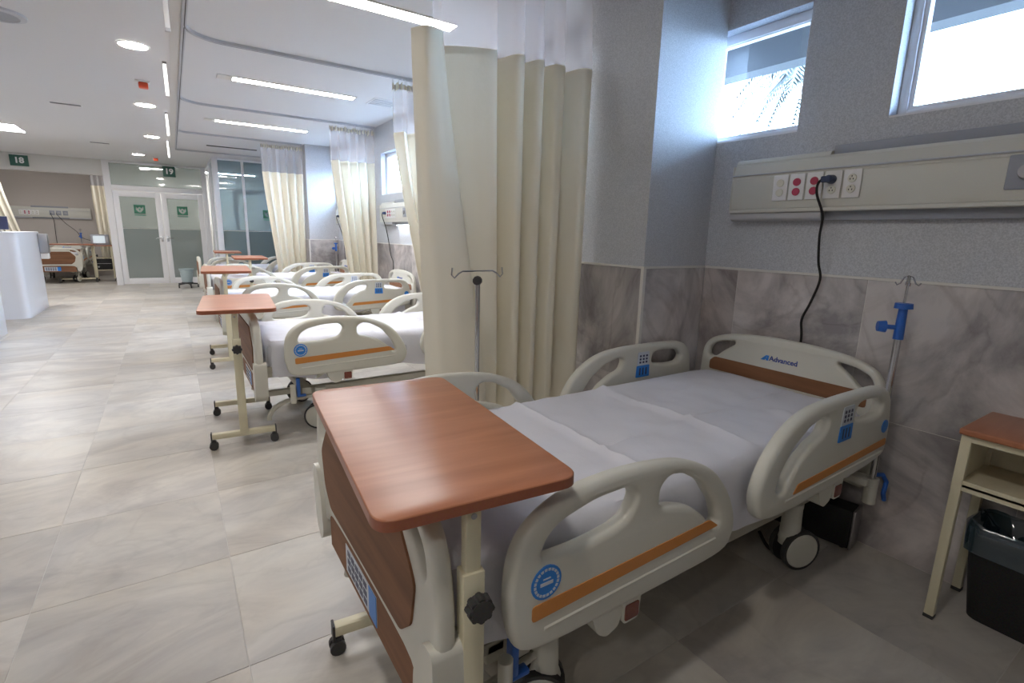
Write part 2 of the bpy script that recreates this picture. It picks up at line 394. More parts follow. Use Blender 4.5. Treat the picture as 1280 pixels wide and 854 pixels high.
# windows in the head wall
wn = 0
for a, b in WIN:
    wn += 1
    w = bpy.data.objects.new('window_%d' % wn, None); col.objects.link(w); w['kind'] = 'structure'
    w.location = (XW+.10, (a+b)/2, (WZ0+WZ1)/2)
    ya, yb = a-(a+b)/2, b-(a+b)/2; za, zb = WZ0-(WZ0+WZ1)/2, WZ1-(WZ0+WZ1)/2; f = .032
    fr = MB().box(-.03, .03, ya, ya+f, za, zb, .003).box(-.03, .03, yb-f, yb, za, zb, .003).box(-.03, .03, ya+f, yb-f, za, za+f, .003).box(-.03, .03, ya+f, yb-f, zb-f-.012, zb, .003)
    g2 = .016
    fr.box(-.018, .018, ya+f, ya+f+g2, za+f, zb-f).box(-.018, .018, yb-f-g2, yb-f, za+f, zb-f).box(-.018, .018, ya+f+g2, yb-f-g2, za+f, za+f+g2).box(-.018, .018, ya+f+g2, yb-f-g2, zb-f-g2, zb-f)
    fr.build('window_frame', M['alu'], w)
    MB().box(-.099, -.03, ya+.001, yb-.001, za, za+.008).build('sill', M['alu'], w, False)
    MB().box(-.003, .003, ya+f, yb-f, za+f, zb-f).build('pane', M['glassclear'], w, False)

# far glazing: door wall at y = 14.45, return and ward partition at y = 12.25
DY = 14.45
struct('wall_header', MB().box(-6, -1.12, DY, DY+.25, 2.38, ZC), M['white_wall'])
struct('wall_corridor', MB().box(-1.12, -1.0, DY+.08, 17.6, -.01, ZC), M['white_wall'])
fr = MB()
fr.box(-1.12, -1.0, DY-.06, DY+.06, 0, ZC, .004).box(.70, .80, DY-.05, DY+.05, 0, ZC, .004)
fr.box(-1.0, .70, DY-.04, DY+.04, 2.08, 2.19, .004).box(-1.0, .70, DY-.04, DY+.04, ZC-.05, ZC, .004)
struct('trim_4', fr, M['alu'], True)
w = bpy.data.objects.new('window_%d' % (wn+1), None); col.objects.link(w); w['kind'] = 'structure'; w.location = (-.15, DY, 2.42)
MB().box(-.85, .85, -.004, .004, -.23, .23).build('pane', M['glassdoor'], w, False)
def emblem(parent, x, z, s, y):
    g = plate('emblem', [rounded([(x-s/2, z-s*.42), (x+s/2, z-s*.42), (x+s/2, z+s/2), (x-s/2, z+s/2)], .01),
                         rounded([(x-s*.30, z+s*.36), (x-s*.34, z+s*.02), (x-s*.12, z-s*.24), (x, z-s*.30), (x+s*.12, z-s*.24), (x+s*.34, z+s*.02), (x+s*.30, z+s*.36), (x+s*.18, z+s*.12), (x+.0, z+s*.30), (x-s*.18, z+s*.12)], .008)],
              .004, .0005, lambda u, v, w_: (u, y+w_, v), 0)
    o = link('emblem', g, M['emblem'], parent)
    mb = MB().sphere((x, y, z+s*.02), s*.09, 1, .03, 1).box(x-s*.02, x+s*.02, y-.002, y+.002, z-s*.22, z, 0)
    mb.box(x-s*.5, x+s*.5, y-.002, y+.002, z-s*.62, z-s*.52).build('emblem_detail', M['emblem'], o)
dn = 0
for a, b, hinge in ((-.995, -.135, 1), (-.125, .695, -1)):
    dn += 1
    d = bpy.data.objects.new('door_%d' % dn, None); col.objects.link(d); d['kind'] = 'structure'; d.location = ((a+b)/2, DY, 0)
    h = (b-a)/2; s = .105
    f2 = MB().box(-h, -h+s, -.022, .022, .02, 2.07, .004).box(h-s, h, -.022, .022, .02, 2.07, .004).box(-h+s, h-s, -.022, .022, .02, .15, .004).box(-h+s, h-s, -.022, .022, 1.95, 2.07, .004)
    f2.build('door_frame', M['alu'], d)
    MB().box(-h+s, h-s, -.004, .004, 1.27, 1.95).build('pane', M['glassdoor'], d, False)
    MB().box(-h+s, h-s, -.004, .004, .15, 1.262).build('frosted_pane', M['frost'], d, False)
    MB().box(-h+s, h-s, -.006, .006, 1.262, 1.27).build('pane_divider', M['trim'], d, False)
    emblem(d, .02*hinge, 1.68, .21, -.012)
    k = h-.05 if hinge == 1 else -h+.05
    MB().box(k-.02, k+.02, -.04, -.022, .98, 1.10, .004).cyl((k, -.055, 1.06), (k-.11*hinge, -.055, 1.06), .009).cyl((k, -.03, 1.06), (k, -.06, 1.06), .01).build('door_handle', M['chrome'], d)
# ward partition
P = 12.25
fr = MB().box(.80, .90, P-.05, P+.05, 0, ZC, .004).box(.90, XW, P-.03, P+.03, 0, .08, .003).box(.90, XW, P-.03, P+.03, ZC-.04, ZC, .003)
fr.box(1.32, 1.37, P-.03, P+.03, .08, ZC-.04, .003)
struct('trim_5', fr, M['alu'], True)
fr = MB().box(.80, .86, P+.05, DY-.06, ZC-.04, ZC).box(.80, .86, P+.05, DY-.06, 0, .06).box(.80, .86, 13.3, 13.36, .06, ZC-.04)
struct('trim_6', fr, M['alu'])
for k, (x0, x1) in enumerate(((.90, 1.32), (1.37, XW))):
    w = bpy.data.objects.new('window_%d' % (wn+2+k), None); col.objects.link(w); w['kind'] = 'structure'; w.location = ((x0+x1)/2, P, 0)
    h = (x1-x0)/2
    MB().box(-h, h, -.004, .004, 1.27, ZC-.04).build('pane', M['glasspart'], w, False)
    MB().box(-h, h, -.004, .004, .08, 1.262).build('frosted_pane', M['frostpart'], w, False)
    MB().box(-h, h, -.006, .006, 1.262, 1.27).build('pane_divider', M['trim'], w, False)
    if k: emblem(w, -.14, 1.62, .19, -.012)
w = bpy.data.objects.new('window_%d' % (wn+4), None); col.objects.link(w); w['kind'] = 'structure'; w.location = (.83, 13.3, 0)
MB().box(-.004, .004, -1.0, 1.05, 1.27, ZC-.04).build('pane', M['glasspart'], w, False)
MB().box(-.004, .004, -1.0, 1.05, .06, 1.262).build('frosted_pane', M['frostpart'], w, False)
# inner room beyond the partition: a white framed doorway
fr = MB().box(1.38, 1.50, 15.0, 15.1, 0, 2.3, .004).box(2.30, 2.42, 15.0, 15.1, 0, 2.3, .004).box(1.5, 2.30, 15.0, 15.1, 2.18, 2.3, .004)
struct('trim_7', fr, M['alu'], True)
struct('wall_corridor_end', MB().box(-1.0, XW, 16.6, 16.7, -.01, ZC), M['white_wall'])

# ------------------------------------------------------------------ the hospital bed (local: +x head, origin below its middle)
BX = 1.37
def rail_map(yo, sgn): return lambda u, v, w_: (u-BX, yo+w_, v)
FOOT_OUT = catmull([(.545,.425),(.515,.49),(.508,.57),(.522,.66),(.57,.722),(.66,.762),(.80,.775),(.95,.765),(1.06,.742),(1.17,.69),(1.25,.605),(1.292,.515),(1.285,.455),(1.235,.418),(1.05,.410),(.80,.408),(.64,.408)], 4)
FOOT_A = rounded([(.585,.628),(.60,.675),(.64,.705),(.74,.728),(.84,.73),(.868,.70),(.845,.652),(.80,.636),(.70,.626)], .03)
FOOT_B = rounded([(.955,.645),(.955,.70),(.985,.722),(1.04,.715),(1.12,.67),(1.19,.585),(1.215,.52),(1.19,.505),(1.155,.555),(1.09,.605),(1.02,.63)], .022)
HEAD_OUT = catmull([(1.455,.452),(1.408,.50),(1.405,.57),(1.45,.655),(1.53,.725),(1.64,.770),(1.80,.786),(2.02,.786),(2.18,.778),(2.255,.735),(2.285,.65),(2.292,.54),(2.26,.485),(2.10,.462),(1.85,.450),(1.62,.440)], 4)
HEAD_A = rounded([(1.50,.535),(1.515,.59),(1.57,.66),(1.66,.715),(1.75,.738),(1.782,.72),(1.765,.675),(1.70,.655),(1.63,.615),(1.575,.56),(1.545,.515)], .02)
HEAD_B = rounded([(1.975,.685),(1.98,.735),(2.03,.748),(2.17,.738),(2.205,.70),(2.185,.672),(2.10,.668)], .025)
def extrude_map(o): return o
def make_rail(parent, which, side, label):
    out, ha, hb = (FOOT_OUT, FOOT_A, FOOT_B) if which == 'foot' else (HEAD_OUT, HEAD_A, HEAD_B)
    yo = side*.468
    r = link('side_rail', plate('side_rail', [out, ha, hb], .046, .017, rail_map(yo, side), 3), M['bedplastic'], parent)
    yf = yo + side*.0235; y2 = yf + side*.0016
    def flat(nm, poly, mt, d=.0018, par=r):
        return MB().prism(poly, yf-side*.002, yf+side*d, lambda u, v, w_: (u-BX, w_, v)).build(nm, mt, par, False)
    if which == 'foot':
        flat('orange_strip', rounded([(.565,.492),(.565,.530),(1.165,.548),(1.205,.520)], .008, 2), M['orange'])
        cx, cz, R_ = .600, .578, .040
        c1 = [(cx+math.cos(t*PI/12)*R_, cz+math.sin(t*PI/12)*R_) for t in range(24)]
        b = flat('badge', c1, M['bluelabel'])
        ring = MB()
        for t in range(20):
            a0 = t*PI/10; ring.prism([(cx+math.cos(a)*q, cz+math.sin(a)*q) for a, q in ((a0, .028), (a0+.22, .028), (a0+.22, .034), (a0, .034))], yf, yf+side*.0025, lambda u, v, w_: (u-BX, w_, v))
        ring.prism([(cx-.017, cz-.006), (cx+.017, cz-.006), (cx+.017, cz+.002), (cx-.017, cz+.002)], yf, yf+side*.0025, lambda u, v, w_: (u-BX, w_, v))
        ring.prism([(cx-.010, cz+.008), (cx+.010, cz+.008), (cx+.010, cz+.011), (cx-.010, cz+.011)], yf, yf+side*.0025, lambda u, v, w_: (u-BX, w_, v))
        ring.build('badge_print', M['palelabel'], r, False, kind='stuff')
        bx0, bz = .745, .41
    else:
        flat('orange_strip', rounded([(1.60,.500),(1.625,.532),(2.268,.560),(2.270,.532)], .008, 2), M['orange'])
        # white key pad with blue base, printed keys
        flat('keypad', rounded([(1.862,.628),(1.952,.628),(1.946,.752),(1.868,.752)], .006, 2), M['palelabel'])
        flat('keypad_base', rounded([(1.860,.624),(1.954,.624),(1.951,.684),(1.863,.684)], .004, 2), M['bluelabel'], .0026)
        keys = MB()
        for kx in (1.885, 1.907, 1.929):
            for kz in (.700, .716, .732):
                keys.prism([(kx-.006, kz-.005), (kx+.006, kz-.005), (kx+.006, kz+.004), (kx, kz+.007), (kx-.006, kz+.004)], yf, yf+side*.0026, lambda u, v, w_: (u-BX, w_, v))
            keys.prism([(kx-.004, .635), (kx+.004, .635), (kx+.004, .672), (kx-.004, .672)], yf, yf+side*.0036, lambda u, v, w_: (u-BX, w_, v))
        keys.build('keypad_print', M['navy'], r, False, kind='stuff')
        yi = yo - side*.0235
        MB().prism(rounded([(1.862,.628),(1.952,.628),(1.946,.752),(1.868,.752)], .006, 2), yi+side*.002, yi-side*.0018, lambda u, v, w_: (u-BX, w_, v)).build('keypad', M['palelabel'], r, False)
        MB().prism(rounded([(1.860,.624),(1.954,.624),(1.951,.684),(1.863,.684)], .004, 2), yi+side*.002, yi-side*.0026, lambda u, v, w_: (u-BX, w_, v)).build('keypad_base', M['bluelabel'], r, False)
        keys = MB()
        for kx in (1.885, 1.907, 1.929):
            for kz in (.700, .716, .732): keys.box(kx-.006-BX, kx+.006-BX, yi, yi-side*.0026, kz-.005, kz+.005)
            keys.box(kx-.004-BX, kx+.004-BX, yi, yi-side*.0036, .635, .672)
        keys.build('keypad_print', M['navy'], r, False, kind='stuff')
        cx, cz, R_ = 2.238, .613, .026
        flat('badge', [(cx+math.cos(t*PI/12)*R_, cz+math.sin(t*PI/12)*R_) for t in range(24)], M['bluelabel'])
        bx0, bz = 1.80, .45
    # groove ridge under the strip
    zz = .462 if which == 'foot' else .488
    xs = (.60, 1.20) if which == 'foot' else (1.56, 2.25)
    MB().tube([(xs[0]-BX, yf-side*.002, zz), (xs[1]-BX, yf-side*.002, zz+.018)], .005, 6).build('lower_ridge', M['bedplastic'], r)
    # latch housing below the rail
    h = MB().prism(rounded([(bx0, bz+.02), (bx0+.03, bz-.055), (bx0+.06, bz-.075), (bx0+.10, bz-.06), (bx0+.125, bz+.02)], .012, 3), yo-side*.05, yo+side*.012, lambda u, v, w_: (u-BX, w_, v))
    h.prism(rounded([(bx0+.105, bz+.02), (bx0+.11, bz-.058), (bx0+.165, bz-.058), (bx0+.17, bz+.02)], .012, 3), yo-side*.03, yo+side*.018, lambda u, v, w_: (u-BX, w_, v))
    h.cyl((bx0+.0-BX, yo-side*.03, bz), (bx0-.05-BX, yo-side*.06, bz-.04), .012)
    lb = h.build('rail_latch', M['bedplastic'], r)
    MB().prism(rounded([(bx0+.114, bz-.050), (bx0+.162, bz-.050), (bx0+.162, bz-.006), (bx0+.114, bz-.006)], .006, 2), yo, yo+side*.0205, lambda u, v, w_: (u-BX, w_, v)).build('latch_window', M['brownred'], r, False)
    return r
def make_caster(parent, x, y, dx, yaw=0):
    mb = MB(); R_ = .084
    rot = Matrix.Translation((x, y, 0)) @ Matrix.Rotation(yaw, 4, 'Z')
    c = MB()
    c.cyl((0, 0, .10), (0, 0, .28), .040, .034).sphere((0, 0, .13), .046, 1, .8, 1)
    for v in c.bm.verts: v.co = rot @ v.co
    c.bm.normal_update()
    p = c.build('caster', M['bedplastic'], parent)
    for s in (-1, 1):
        ty = MB().cyl((dx, s*.022, R_), (dx, s*.044, R_), R_, R_, 28)
        for v in ty.bm.verts: v.co = rot @ v.co
        ty.build('tyre', M['black'], p)
        hb = MB().cyl((dx, s*.042, R_), (dx, s*.049, R_), R_-.009, R_-.016, 28)
        for v in hb.bm.verts: v.co = rot @ v.co
        hb.build('wheel_cover', M['bedplastic'], p)
    return p
def make_bed(label):
    t = thing('hospital_bed', (BX, 0, 0), 0, label, 'bed', 'hospital beds along the ward')
    # boards: (y, z) outlines
    hb = catmull([(-.43,.30),(-.435,.5),(-.432,.68),(-.418,.752),(-.375,.800),(-.28,.832),(-.14,.848),(0,.852),(.14,.848),(.28,.832),(.375,.800),(.418,.752),(.432,.68),(.435,.5),(.43,.30),(.30,.285),(0,.28),(-.30,.285)], 3)
    hl = [(-.392,.735),(-.368,.77),(-.31,.792),(-.245,.800),(-.245,.785),(-.30,.745),(-.35,.700),(-.388,.700)]
    holes = [rounded(hl, .02), rounded([(-y, z) for y, z in hl][::-1], .02)]
    H = link('headboard', plate('headboard', [hb]+holes, .040, .013, lambda u, v, w_: (1.0+w_, u, v)), M['bedplastic'], t)
    MB().prism(rounded([(-.375,.632),(.375,.632),(.375,.676),(.350,.700),(-.350,.700),(-.375,.676)], .01, 2), .978, .984, lambda u, v, w_: (w_-.001, u, v)).build('wood_panel', M['bedwood'], H, False)
    tx = text_mesh('lettering', 'Advanced', .034, lambda u, v, w_: (.9795-w_, -u-.012, v+.752), .0008, .0007)
    link('lettering', tx, M['letterblue'], H)
    MB().prism([(.098,.740),(.078,.740),(.064,.765),(.072,.765)], .978, .981, lambda u, v, w_: (w_-.0002, u, v)).prism([(.072,.740),(.060,.740),(.058,.765),(.064,.765)], .978, .981, lambda u, v, w_: (w_-.0002, u, v)).prism([(.090,.746),(.062,.746),(.062,.752),(.086,.752)], .978, .981, lambda u, v, w_: (w_-.0004, u, v)).build('logo', M['bluelabel'], H, False)
    fb = catmull([(-.47,.36),(-.485,.50),(-.480,.62),(-.455,.715),(-.40,.765),(-.28,.79),(0,.80),(.28,.79),(.40,.765),(.455,.715),(.480,.62),(.485,.50),(.47,.36),(.43,.31),(.37,.36),(.30,.392),(0,.40),(-.30,.392),(-.37,.36),(-.43,.31)], 3)
    hl = [(-.43,.655),(-.42,.70),(-.38,.735),(-.30,.752),(-.29,.735),(-.33,.70),(-.385,.64),(-.415,.625)]
    holes = [rounded(hl, .02), rounded([(-y, z) for y, z in hl][::-1], .02)]
    F = link('footboard', plate('footboard', [fb]+holes, .042, .014, lambda u, v, w_: (-1.0+w_, u, v)), M['bedplastic'], t)
    MB().prism(rounded([(-.30,.435),(.30,.435),(.36,.49),(.385,.60),(.36,.635),(.29,.715),(-.29,.715),(-.36,.635),(-.385,.60),(-.36,.49)], .015, 2), -1.0265, -1.018, lambda u, v, w_: (w_, u, v)).build('wood_panel', M['bedwood'], F, False)
    for s in (-1, 1): MB().prism(rounded([(s*.44,.52),(s*.49,.52),(s*.492,.40),(s*.47,.30),(s*.42,.26),(s*.385,.30),(s*.395,.42)], .02, 3), -1.035, -.965, lambda u, v, w_: (w_, u, v)).build('corner_bumper', M['bedplastic'], F)
    # frames
    MB().box(-.98, .98, -.40, .40, .40, .455, .01).box(-.96, .95, -.402, -.37, .425, .470, .005).box(-.96, .95, .37, .402, .425, .470, .005).build('mattress_frame', M['frame_metal'], t)
    bf = MB().box(-.80, .80, -.30, -.25, .22, .28, .006).box(-.80, .80, .25, .30, .22, .28, .006)
    for x in (-.72, .64): bf.box(x-.03, x+.03, -.34, .34, .24, .29, .006)
    bf.box(-.985, -.70, -.30, -.26, .25, .285, .004).box(-.985, -.70, .26, .30, .25, .285, .004)
    for x in (-.45, .42): bf.box(x-.035, x+.035, -.12, .12, .26, .42, .006)
    bf.build('base_frame', M['frame_metal'], t)
    bp_ = MB().box(-1.014, -1.000, -.37, .37, .262, .398, .004).build('lower_foot_panel', M['bedwood'], t, False)
    MB().box(-1.0155, -1.014, -.10, .18, .285, .375).build('label_sheet', M['palelabel'], bp_, False)
    gr = MB()
    for a in range(5):
        for b in range(3): gr.box(-1.0165, -1.0154, -.02+a*.038, .008+a*.038, .295+b*.026, .312+b*.026)
    gr.build('label_print', M['navy'], bp_, False, kind='stuff')
    MB().box(-1.0167, -1.0154, -.10, -.04, .285, .375).build('label_band', M['bluelabel'], bp_, False)
    MB().box(-.945, .955, -.405, .405, .458, .612, .03, seg=3).build('mattress', M['mattress'], t)
    for s in (-1, 1):
        make_rail(t, 'foot', s, ''); make_rail(t, 'head', s, '')
        make_caster(t, -.63, s*.325, -.02, s*.5); make_caster(t, .62, s*.32, .03, s*.35)
        # blue brake pedal and curved foot lever
        MB().box(-.79, -.735, s*.372, s*.40, .25, .264, .004).box(-.79, -.768, s*.372, s*.40, .26, .375, .005).build('brake_pedal', M['blue'], t)
        arc = [(-.80-.16*math.sin(k*PI/16), s*(.36+.02*k/8), .12+.11*math.cos(k*PI/16)) for k in range(9)]
        MB().tube(arc, .016, 8).cyl((-.80, s*.36, .23), (-.68, s*.34, .23), .011).build('foot_lever', M['frame_metal'], t)
        MB().cyl((-.815, s*.41, .22), (-.815, s*.41, .34), .018).build('foot_socket', M['bedplastic'], t)
        MB().cyl((.95, s*.455, .25), (.95, s*.455, .36), .024).box(.90, .97, s*.38, s*.455, .33, .36, .004).build('pole_socket', M['bedplastic'], t)
        MB().tube([(.955, s*.455, .372), (.99, s*.475, .372), (1.01, s*.485, .34), (1.0, s*.485, .29), (1.02, s*.485, .255)], .009, 8).build('blue_hook', M['blue'], t)
    return t
def sheet_mesh(seed):
    rnd = random.Random(seed); W, ZT = .412, .634; XF, XH = -.955, .962; r = .04
    nx, ny = 96, 56; drop_s, drop_f = .235, .20; rows = []
    for i in range(nx+1):
        a = XF-drop_f + (XH+.05-XF+drop_f)*i/nx; row = []
        for j in range(ny+1):
            b = -(W+drop_s) + 2*(W+drop_s)*j/ny
            dx = max(0, (XF+r)-a) + 0; dxh = max(0, a-(XH-r*.6)); dy = max(0, abs(b)-(W-r)); s = 1 if b > 0 else -1
            def bend(d):           # distance past the edge -> (outward, down)
                L = r*PI/2
                if d <= 0: return 0, 0
                if d < L: return r*math.sin(d/r), r*(1-math.cos(d/r))
                return r, r+(d-L)
            ox, zx = bend(dx); oy, zy = bend(dy); oh, zh = bend(min(dxh, r*1.5))
            x = (XF+r-ox) if dx > 0 else ((XH-r*.6+oh) if dxh > 0 else a)
            y = s*(W-r+oy) if dy > 0 else b
            # pull round corners in
            cx = max(0, abs(b)-(W-.10))/.10; ch = max(0, a-(XH-.14))/.14; cf = max(0, (XF+.09)-a)/.09
            if cx > 0 and ch > 0: q = min(cx, 1)*min(ch, 1); x -= .05*q*q; y -= s*.04*q*q
            if cx > 0 and cf > 0: q = min(cx, 1)*min(cf, 1); x += .02*q*q; y -= s*.02*q*q
            dn = max(zx, zy, zh)
            hem = 1-.10*math.sin(a*9+seed)*(1 if dn > .05 else 0)
            if dy > 0 and a > XF+.5: dn = min(dn, .238)
            z = ZT - dn*hem
            v = Vector((a*3.1+seed, b*3.1, 0))
            wr_ = .008*noise.noise(v) + .005*noise.noise(v*3.3) + .002*noise.noise(v*9)
            # pressed fold ridges across and along the sheet
            ridge = .011*math.exp(-((a-.18-.03*b)/.014)**2)+.009*math.exp(-((a+.27)/.012)**2)+.008*math.exp(-((b+.13-.05*a)/.012)**2)+.009*math.exp(-((a-.52-.5*(b+.4))/.02)**2)*(1 if a < .62 else 0)
            if dn < .002: z += 1.4*wr_+1.5*ridge
            else:
                k = min(1, dn/.12); amp = .010*k
                ph = math.sin(a*26+2*noise.noise(Vector((a*3, seed, 0)))*3) if zy >= zx else math.sin(b*24+seed)
                if zy >= zx: y += s*amp*(.2+ph*.8)*(1.5 if a < XF+.35 else .6)-s*.004
                else: x -= amp*.5*ph-.004
            if dn > .02 and abs(y) > .440: y = s*.440
            if x < -.974: x = -.974
            row.append((x, y, z))
        rows.append(row)
    return MB().grid(rows).mesh('bed_sheet')
bed0 = make_bed('')
BEDS = [(1.24, 'cream hospital bed nearest the camera, bare white sheet, wood panelled headboard against marble wall'),
        (3.75, 'second hospital bed in the row, directly behind the nearest cream curtain'),
        (6.12, 'third hospital bed in the row, between second bed and the middle curtain'),
        (8.52, 'fourth hospital bed in the row, beside the far grey column'),
        (10.88, 'farthest hospital bed of the row, against the glass partition')]
for k, (y, lab) in enumerate(BEDS):
    b = bed0 if k == 0 else copy_tree(bed0)
    b.location = (BX, y, 0); b['label'] = lab
    s = link('bed_sheet', sheet_mesh(k*7+3), M['sheet'], None, (BX, y, 0))
    tag(s, ['creased white sheet on the nearest bed', 'white sheet on the second bed behind the nearest curtain', 'white sheet on the third bed of the row',
            'white sheet on the fourth bed of the row', 'white sheet on the farthest bed by the glass partition'][k], 'sheet', 'white sheets on the row of beds')
b = copy_tree(bed0); b.location = (-2.25, 16.22, 0); b.rotation_euler.z = PI/2
b['label'] = 'hospital bed in the taupe alcove behind the white desk, footboard facing'; b['group'] = 'alcove bed'
s = link('bed_sheet', sheet_mesh(50), M['sheet'], None, (-2.25, 16.22, 0)); s.rotation_euler.z = PI/2
tag(s, 'white sheet on the alcove bed', 'sheet')

# ------------------------------------------------------------------ over-bed tables (local origin: foot of the post, +y away)
def make_table():
    t = thing('overbed_table', (0,0,0), 0, '', 'table', 'over-bed tables at the ends of the beds')
    W, Ln, th = .415, .805, .024
    top = plate('tabletop', [rounded([(-W/2+.02, -.035), (W/2+.02, -.035), (W/2+.02, Ln-.035), (-W/2+.02, Ln-.035)], .045, 6)], th, .003, lambda u, v, w_: (u, v, .83-th/2+w_), 1)
    T = link('tabletop', top, M['wood'], t)
    eb = MB(); pl = rounded([(-W/2+.02, -.035), (W/2+.02, -.035), (W/2+.02, Ln-.035), (-W/2+.02, Ln-.035)], .045, 6)
    n = len(pl); c = Vector((.02, Ln/2-.035))
    ring = [[(p.x+(p-c).normalized().x*.0008, p.y+(p-c).normalized().y*.0008, z) for p in pl+[pl[0]]] for z in (.8075, .8275)]
    eb.grid(ring).build('edge_band', M['woodedge'], T)
    up_ = MB().box(-.016, .016, -.013, .013, .55, .806, .003).build('upper_post', M['cream_metal'], t)
    MB().cyl((0, -.0125, .785), (0, -.0145, .785), .006).build('screw', M['steel'], up_)
    MB().box(-.015, .015, .0, .55, .792, .806, .003).box(-.10, .12, .10, .13, .792, .806, .002).box(-.10, .12, .42, .45, .792, .806, .002).build('top_bracket', M['cream_metal'], t)
    MB().box(-.023, .023, -.019, .019, .075, .668, .004).build('lower_post', M['cream_metal'], t)
    kn = MB().cyl((0, -.019, .61), (0, -.032, .61), .010).cyl((0, -.032, .61), (0, -.056, .61), .024, .022, 16)
    for k in range(8): kn.cyl((.021*math.cos(k*PI/4), -.033, .61+.021*math.sin(k*PI/4)), (.020*math.cos(k*PI/4), -.054, .61+.020*math.sin(k*PI/4)), .0075, .007, 8)
    kn.build('knob', M['black'], t)
    MB().box(-.019, .019, .015, .655, .062, .097, .004).build('base_bar', M['cream_metal'], t)
    for y in (0, .655):
        L_ = MB().box(-.175, .175, y-.018, y+.018, .066, .100, .004).build('foot_bar', M['cream_metal'], t)
        for s in (-1, 1):
            x = s*.165
            MB().box(s*.175-.004, s*.175+.004, y-.019, y+.019, .055, .106, .002).build('end_cap', M['black'], L_)
            cst = MB().cyl((x, y, .066), (x, y, .045), .009).box(x-.014, x+.014, y-.012, y+.012, .035, .056, .004)
            cst.cyl((x, y-.020, .024), (x, y-.006, .024), .024, .024, 14).cyl((x, y+.006, .024), (x, y+.020, .024), .024, .024, 14).cyl((x, y-.006, .024), (x, y+.006, .024), .012)
            cst.build('caster', M['black'], t)
    return t
tab0 = make_table()
TABS = [(.425, .765, 0, -5, 'large wood-topped over-bed table in the foreground, at the foot of the nearest bed'),
        (.262, 3.335, .015, -5, 'over-bed table at the foot of the second bed, black knob on its post'),
        (.375, 5.41, .09, -3, 'third over-bed table from the camera, beside the third bed'),
        (.865, 7.84, .09, -2, 'fourth over-bed table from the camera, over the fourth bed'),
        (.775, 10.2, .08, -2, 'farthest over-bed table, over the bed by the glass partition')]
for k, (x, y, dz, r, lab) in enumerate(TABS):
    t = tab0 if k == 0 else copy_tree(tab0)
    t.location = (x, y, 0); t.rotation_euler.z = math.radians(r); t['label'] = lab
    if dz:
        for c in kids(t):
            if c.name.split('.')[0] in ('tabletop', 'upper_post', 'top_bracket'): c.location.z += dz
t = copy_tree(tab0); t.location = (-1.56, 15.55, 0); t.rotation_euler.z = PI/2; t['label'] = 'over-bed table standing over the foot of the alcove bed'; t['group'] = 'alcove table'
for c in kids(t):
    if c.name.split('.')[0] in ('tabletop', 'upper_post', 'top_bracket'): c.location.z += .05

# ------------------------------------------------------------------ curtains
def curtain(name, top, bot, z_top, z_sheer, z_bot, label, n=4, sheer_from=0, hooks=True, ny=26, sag=0.0, heading=True):
    assert len(top) == len(bot)
    T = catmull([(a, b) for a, b in top], n, False); B = catmull([(a, b) for a, b in bot], n, False)
    N = len(T)
    t = thing(name, (T[N//2].x, T[N//2].y, z_bot), 0, label, 'curtain', 'cream bay curtains')
    ox, oy = T[N//2].x, T[N//2].y
    def pt(i, z):
        q = (z_sheer-z)/(z_sheer-z_bot); q = max(0, min(1, q)); qq = q*q*(3-2*q)*.35+q*.65
        p = T[i].lerp(B[i], qq)
        wob = .006*noise.noise(Vector((i*.35, z*2.2, ox*3)))*min(1, q*4)
        dz = sag*(1-q)*(i/(N-1)) if sag else 0
        return (p.x-ox+wob, p.y-oy+wob, z-z_bot-dz)
    rows = [[pt(i, z_sheer+(z_bot-z_sheer)*k/ny) for i in range(N)] for k in range(ny+1)]
    MB().grid(rows).build('drape', M['drape'], t)
    # hemmed upper edge of the solid cloth
    hem = [[(p[0], p[1]-.0025, p[2]+d) for p in rows[0]] for d in (.002, -.030)]
    MB().grid(hem).build('top_hem', M['drape'], t)
    f = int(sheer_from*n)
    def spt(i, z):
        q = (z-z_sheer)/(z_top-z_sheer); p = Vector(rows[0][i])
        a = .75 if q > .8 else 1
        my = sum(r[1] for r in rows[0])/N
        return (p.x, p.y*(1-.35*q)+my*.35*q, p.z*(1-q)+(z_top-z_bot)*q)
    r2_ = [[spt(i, z_sheer+(z_top-z_sheer)*k/6) for i in range(f, N)] for k in range(7)]
    MB().grid(r2_).build('sheer_band', M['sheer'], t)
    if heading:
        hd = [[(p[0], p[1]-.006+.022*math.sin(i*2.1), p[2]-d+.014*math.sin(i*1.7+d*90)) for i, p in enumerate(r2_[-1])] for d in (-.005, .02, .045)]
        MB().grid(hd).build('heading_tape', M['tape'], t)
    if hooks:
        hk = MB().tube([(0,0,0), (0,0,.02), (.006,0,.028), (0,0,.036), (0,0,.05)], .0022, 5).mesh('hook'); hk.materials.append(M['white'])
        for i in range(0, len(r2_[-1]), max(1, n)):
            p = r2_[-1][i]; link('hook', hk, None, t, (p[0], p[1], p[2]-.005))
    return t
TZ = 2.632
